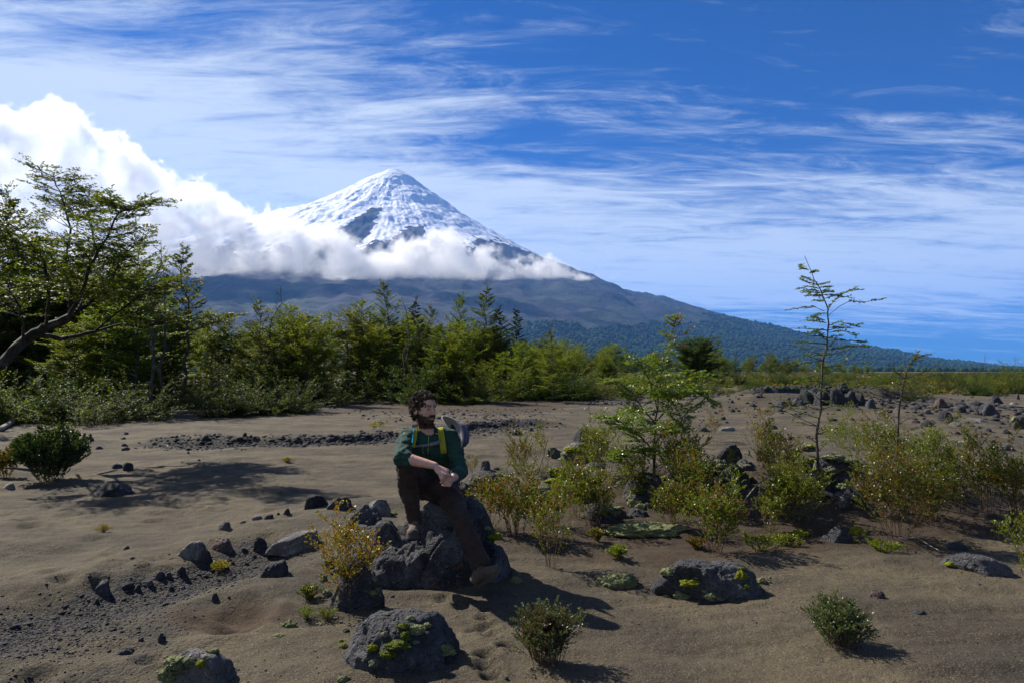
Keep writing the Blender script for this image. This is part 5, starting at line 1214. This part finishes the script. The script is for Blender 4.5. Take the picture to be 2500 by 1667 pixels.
    rg=random.Random(4)
    scal=np.where(hd&(z>(.035+.045*sstep(x,.03,.06)-.115*sstep(-x,-.01,.05)))&(x<.094)&~((ay>.07)&(z<.03)&(x>-.03)))[0]
    back=np.where(hd&(x<-.0)&(z>-.075)&(x+.0>-.2))[0]; scal=np.union1d(scal,back[(z[back]>-.07)&((x[back]<-.03)|(z[back]>.03))])
    def tufts(name,idx,n,L,r0,curl,mt,grav=0.):
        P=Plant(77); wp=co+np.array(ROOT)
        for q in range(n):
            i=idx[rg.randrange(len(idx))]; p=Vector(wp[i])-Vector(nrm[i])*.004; d=Vector(nrm[i])+rdir(rg,1)*.45; d.z-=grav; pts=[p]; a=rdir(rg,1).normalized()
            for s in range(5):
                d=(d.normalized()+a*curl*math.sin(s*1.9+q)+rdir(rg,.8)*curl*.6).normalized(); d=(d*.85+Vector(nrm[i])*(.15 if s<2 else -.25)).normalized(); p=p+d*L/5*rg.uniform(.7,1.3); pts.append(p)
            P.tube(pts,r0,r0*.35,4)
        o=link(name,P.meshes(name,'x')[0],mt); return child(o)
    mh,t=mat('hair'); oi=t.noise(t.n('ShaderNodeTexCoord').outputs['Object'],40,2,.5); finish(t,t.mix(t.ss(oi,.4,.6),(.016,.010,.007),(.055,.030,.018)),.6,None,.2)
    # cap of hair under the curls
    cap=[E(-.014,0,.050,.101,.083,.088,4),E(-.042,0,.0,.072,.078,.082,4),E(.035,.0,.084,.058,.062,.036),E(-.02,.06,.02,.05,.03,.06),E(-.02,-.06,.02,.05,.03,.06)]
    hb,_=fuse('hair',cap,.005,2,mh,noise_=lambda c:(fbm3(c*55,3,3)-.5)*.040+(fbm3(c*140,2,5)-.5)*.014); child(hb)
    tufts('curls',scal,3600,.028,.0020,.4,mh)
    bi=np.where(beard>.5)[0]; tufts('beard',bi,1500,.012,.0016,.3,mh,.25)
    # shirt
    mS=cloth_mat('green_wool',(.010,.036,.025),(.019,.056,.040)); mT=cloth_mat('brown_trousers',(.028,.017,.013),(.042,.027,.021)); 
    sx=(SL-SR).normalized(); C0=(SR+SL)/2+Vector((0,.03,-.06)); Cm=C0.lerp((HR+HL)/2,.55)+Vector((-.005,.03,0)); Hm=(HR+HL)/2+Vector((0,-.005,.0))
    sh=[]
    for sg in (-1,0,1):
        o=sx*.078*sg; sh+=[C(C0+o,Cm+o*.9,.118,.108),C(Cm+o*.9,Hm+o*.95+Vector((0,.02,.05)),.108,.112)]
    sh+=[C(SR+Vector((.012,0,-.008)),SR.lerp(ER,.5),.072,.064),C(SR.lerp(ER,.5),ER+(ER-SR).normalized()*.01,.064,.058),C(ER,ER.lerp(WR,.20),.059,.056),C(ER.lerp(WR,.14),ER.lerp(WR,.20),.062,.058),
      C(SL+Vector((-.012,0,-.008)),SL.lerp(EL,.5),.072,.066),C(SL.lerp(EL,.5),EL,.066,.060),C(EL,EL.lerp(WL,.68),.060,.050),C(NB+Vector((0,.012,-.0)),SR,.062,.066),C(NB+Vector((0,.012,0)),SL,.062,.066),C(NB+Vector((-.01,.01,-.03)),NB+(HC-NB)*.28+Vector((-.01,.012,0)),.068,.062)]
    def wr(c):
        q=c*np.array([1,1,1.]); n1=fbm3(np.stack([c[:,0]*9+c[:,2]*14,c[:,1]*9,c[:,2]*26-c[:,0]*8],-1),3,61)-.5
        n2=np.abs(fbm3(np.stack([c[:,0]*22+c[:,2]*10,c[:,1]*18,c[:,2]*40],-1),3,62)-.5); return n1*.030-n2*.022
    shirt,_=fuse('shirt',sh,.006,3,mS,noise_=wr); child(shirt)
    tr=[C(HR,HR.lerp(KR,.5),.108,.092),C(HR.lerp(KR,.5),KR,.092,.076),C(KR,KR.lerp(AR,.45),.077,.074),C(KR.lerp(AR,.45),AR.lerp(KR,.05),.074,.058),
        C(HL,HL.lerp(KL,.5),.108,.094),C(HL.lerp(KL,.5),KL,.094,.080),C(KL,KL.lerp(AL,.5),.078,.070),C(KL.lerp(AL,.5),AL.lerp(KL,.06),.070,.076),C(HR,HL,.12,.12),C((HR+HL)/2,(HR+HL)/2+(KR+KL-HR-HL)*.16,.12,.10),C(Hm+Vector((-.08,.04,.03)),Hm+Vector((.08,.04,.03)),.12,.12)]
    def wt(c):
        n1=fbm3(np.stack([c[:,0]*12,c[:,1]*9,c[:,2]*15+c[:,0]*10],-1),3,71)-.5; n2=np.abs(fbm3(np.stack([c[:,0]*16,c[:,1]*16,c[:,2]*34],-1),3,72)-.5); return n1*.038-n2*.026
    trou,_=fuse('trousers',tr,.007,3,mT,noise_=wt); child(trou)
    # boots
    mB=cloth_mat('boot_suede',(.055,.038,.027),(.10,.078,.06),.8,120); mSo,t=mat('boot_rubber'); finish(t,(.055,.052,.048),.7); mL,t=mat('boot_lace'); finish(t,(.16,.10,.08),.8)
    def boot(heel,toe,ank,upv):
        d=(toe-heel).normalized(); s=d.cross(upv).normalized(); u=s.cross(d).normalized(); L=(toe-heel).length
        B=lambda a,b,c: heel+d*(a*L)+s*b+u*c
        P=[rcone(B(.14,0,.055),B(.30,0,.060),.044,.046),rcone(B(.30,0,.055),B(.66,0,.042),.046,.042),rcone(B(.66,.006,.038),B(.86,.004,.034),.043,.034),rcone(B(.66,-.012,.036),B(.82,-.012,.032),.036,.030),
           rcone(B(.22,0,.06),B(.20,0,.06)+(ank-B(.2,0,.06))*1.,.046,.049),rcone(B(.42,0,.075),ank+d*.02,.034,.040)]
        b,_=fuse('boot',P,.005,3,mB,noise_=lambda c:(fbm3(c*40,3,8)-.5)*.008); child(b)
        V=[];Fc=[]; n=28
        for k in (0,1):
            for i in range(n):
                t=2*math.pi*i/n; a=.5+.53*math.cos(t); w=(.040+.011*sstep(np.array(a),.4,.8))*math.sin(t)*(1 if abs(math.sin(t))<.6 else 1.0)*1.12
                V.append(B(a,float(w),(-.004 if k==0 else .022)+(.012*max(0,a-.75)/.25)))
        for i in range(n): Fc.append((i,(i+1)%n,n+(i+1)%n,n+i))
        Fc+= [tuple(range(n))[::-1],tuple(range(n,2*n))]
        me=bpy.data.meshes.new('sole'); me.from_pydata([tuple(v) for v in V],[],Fc); so_=link('sole',me,mSo,smooth=False); so_.parent=b; so_.matrix_parent_inverse=(ob.matrix_basis).inverted()
        so_.matrix_parent_inverse=Matrix.Translation(-ROOT)@Matrix.Translation(Vector((0,0,0))) if False else Matrix.Identity(4)
        Pl=Plant(5)
        for i in range(6):
            a=.42+.075*i; q=.080-.008*i+(.02 if i==0 else 0); Pl.tube([B(a,-.024,q),B(a+.03,0,q+.009),B(a,.024,q)],.0035,.0035,5)
        lo=link('lace',Pl.meshes('lace','x')[0],mL); lo.parent=b
        return b
    boot(A(1018,1303,5.215),A(1004,1316,4.95),AR,Vector((0,0,1)))
    boot(A(1166,1432,4.99),A(1228,1392,4.83),AL+Vector((0,0,.0)),Vector((-.45,-.15,1)))
    bpy.context.view_layer.update()
    # zip and collar cord lying on the shirt
    def onshirt(px,py,off=.006):
        org=Vector((0,0,CAMZ)); d=(at(px,py,1.)-org).normalized(); mi=shirt.matrix_world.inverted(); ok,lc,nr,_=shirt.ray_cast(mi@org,d)
        if not ok: return None
        return shirt.matrix_world@lc-d*off
    def strip(name,L,w,th,mt,off=.008,n=8):
        pts=[]
        for i in range(len(L)-1):
            for q in range(n):
                p=onshirt(L[i][0]+(L[i+1][0]-L[i][0])*q/n,L[i][1]+(L[i+1][1]-L[i][1])*q/n,off)
                if p: pts.append(p)
        p=onshirt(*L[-1],off)
        if p: pts.append(p)
        if len(pts)<2: pts=[at(q[0],q[1],5.2) for q in L]
        for _ in range(3): pts=[pts[0]]+[(pts[i-1]+pts[i]*2+pts[i+1])/4 for i in range(1,len(pts)-1)]+[pts[-1]]
        V=[];Fc=[]
        for i,p in enumerate(pts):
            d=(pts[min(i+1,len(pts)-1)]-pts[max(0,i-1)]).normalized(); vd=(p-Vector((0,0,CAMZ))).normalized(); s=d.cross(vd).normalized()*w/2; u=-vd*th/2
            V+=[p-s-u,p+s-u,p+s+u,p-s+u]
        for i in range(len(pts)-1):
            for j in range(4): Fc.append((i*4+j,i*4+(j+1)%4,(i+1)*4+(j+1)%4,(i+1)*4+j))
        Fc+=[(0,1,2,3)[::-1],tuple(4*(len(pts)-1)+j for j in range(4))]
        me=bpy.data.meshes.new(name); me.from_pydata([tuple(v) for v in V],[],Fc); return link(name,me,mt,smooth=False)
    mY=cloth_mat('strap_yellow',(.20,.20,.012),(.28,.27,.02)); mG=cloth_mat('webbing_grey',(.12,.11,.12)); mZ,t=mat('zip_cord'); finish(t,(.22,.35,.06),.6); mBl,t=mat('hose_blue'); finish(t,(.03,.30,.42),.35)
    z=strip('zip',[(1062,1042),(1050,1054),(1046,1066),(1045,1108)],.004,.004,mZ,.004); child(z)
    # backpack: a thing of its own
    bc=A(1066,1122,5.66); mP=cloth_mat('pack_fabric',(.07,.07,.085),(.11,.11,.13))
    pk=[rcone(bc+Vector((-.10,0,.14)),bc+Vector((-.10,0,-.17)),.085,.09),rcone(bc+Vector((.09,0,.12)),bc+Vector((.11,0,-.17)),.075,.09),rcone(bc+Vector((0,.05,.16)),bc+Vector((0,.06,-.17)),.11,.12),rcone(bc+Vector((-.08,0,.2)),bc+Vector((.08,0,.2)),.06,.06)]
    pack,_=fuse('backpack',pk,.008,4,mP,noise_=lambda c:(fbm3(c*20,3,9)-.5)*.02,loc=bc); pack.location=bc
    pack['label']='grey backpack with yellow straps worn on the back of the seated man'; pack['category']='backpack'
    def pch(o): o.parent=pack; o.matrix_parent_inverse=pack.matrix_basis.inverted(); return o
    pch(strip('strap',[(1004,1036),(1014,1048),(1012,1070),(1007,1090)],.034,.010,mY,.009)); pch(strip('strap',[(1072,1034),(1076,1050),(1080,1078),(1084,1106)],.046,.010,mY,.009))
    pch(strip('chest_strap',[(1008,1089),(1040,1086),(1060,1081),(1078,1074)],.017,.006,mG,.014)); pch(strip('buckle',[(1050,1084),(1070,1079)],.026,.010,mG,.016))
    pch(strip('drinking_tube',[(1018,1030),(1012,1042),(1008,1060),(1006,1080)],.008,.008,mBl,.017)); pch(strip('buckle',[(1006,1040),(1020,1038)],.022,.01,mG,.014)); pch(strip('loop',[(1034,1088),(1031,1100),(1036,1108)],.006,.005,mG,.01))
    # hat hooked on the pack
    hc=A(1110,1064,5.50); ax=Vector((.90,.30,.20)).normalized(); qd=ax.to_track_quat('Z','Y'); V=[];Fc=[]; n=48
    prof=[(0.0,.112),(.035,.116),(.065,.112),(.090,.095),(.104,.065),(.110,.03),(.111,.002)]
    br=[(.0,.112),(-.004,.14),(-.012,.18),(-.016,.205),(-.011,.206),(0.003,.14),(.004,.112)]
    def shell(pf,wave):
        b=len(V)
        for (h,r) in pf:
            for j in range(n):
                t=2*math.pi*j/n; w=wave*((r-.11)/.08)*.035*math.cos(2*t+.6) if wave else 0; jx=1+(.03*math.sin(3*t+h*40)); V.append(hc+qd@Vector((math.cos(t)*r*jx,math.sin(t)*r*.9*jx,h+w)))
        for i in range(len(pf)-1):
            for j in range(n): Fc.append((b+i*n+j,b+i*n+(j+1)%n,b+(i+1)*n+(j+1)%n,b+(i+1)*n+j))
    mH=cloth_mat('hat_grey',(.070,.072,.105),(.10,.10,.14)); mHb=cloth_mat('brim_grey',(.20,.19,.20),(.26,.25,.26))
    shell(prof,0); me=bpy.data.meshes.new('crown'); me.from_pydata([tuple(v) for v in V],[],Fc); cr=link('sun_hat',me,mH); cr['label']='grey brimmed sun hat hooked on the backpack beside the shoulder of the man'; cr['category']='hat'
    V=[];Fc=[]; shell(br,1); me=bpy.data.meshes.new('brim'); me.from_pydata([tuple(v) for v in V],[],Fc); b=link('brim',me,mHb); b.parent=cr
    return ob
build_person()
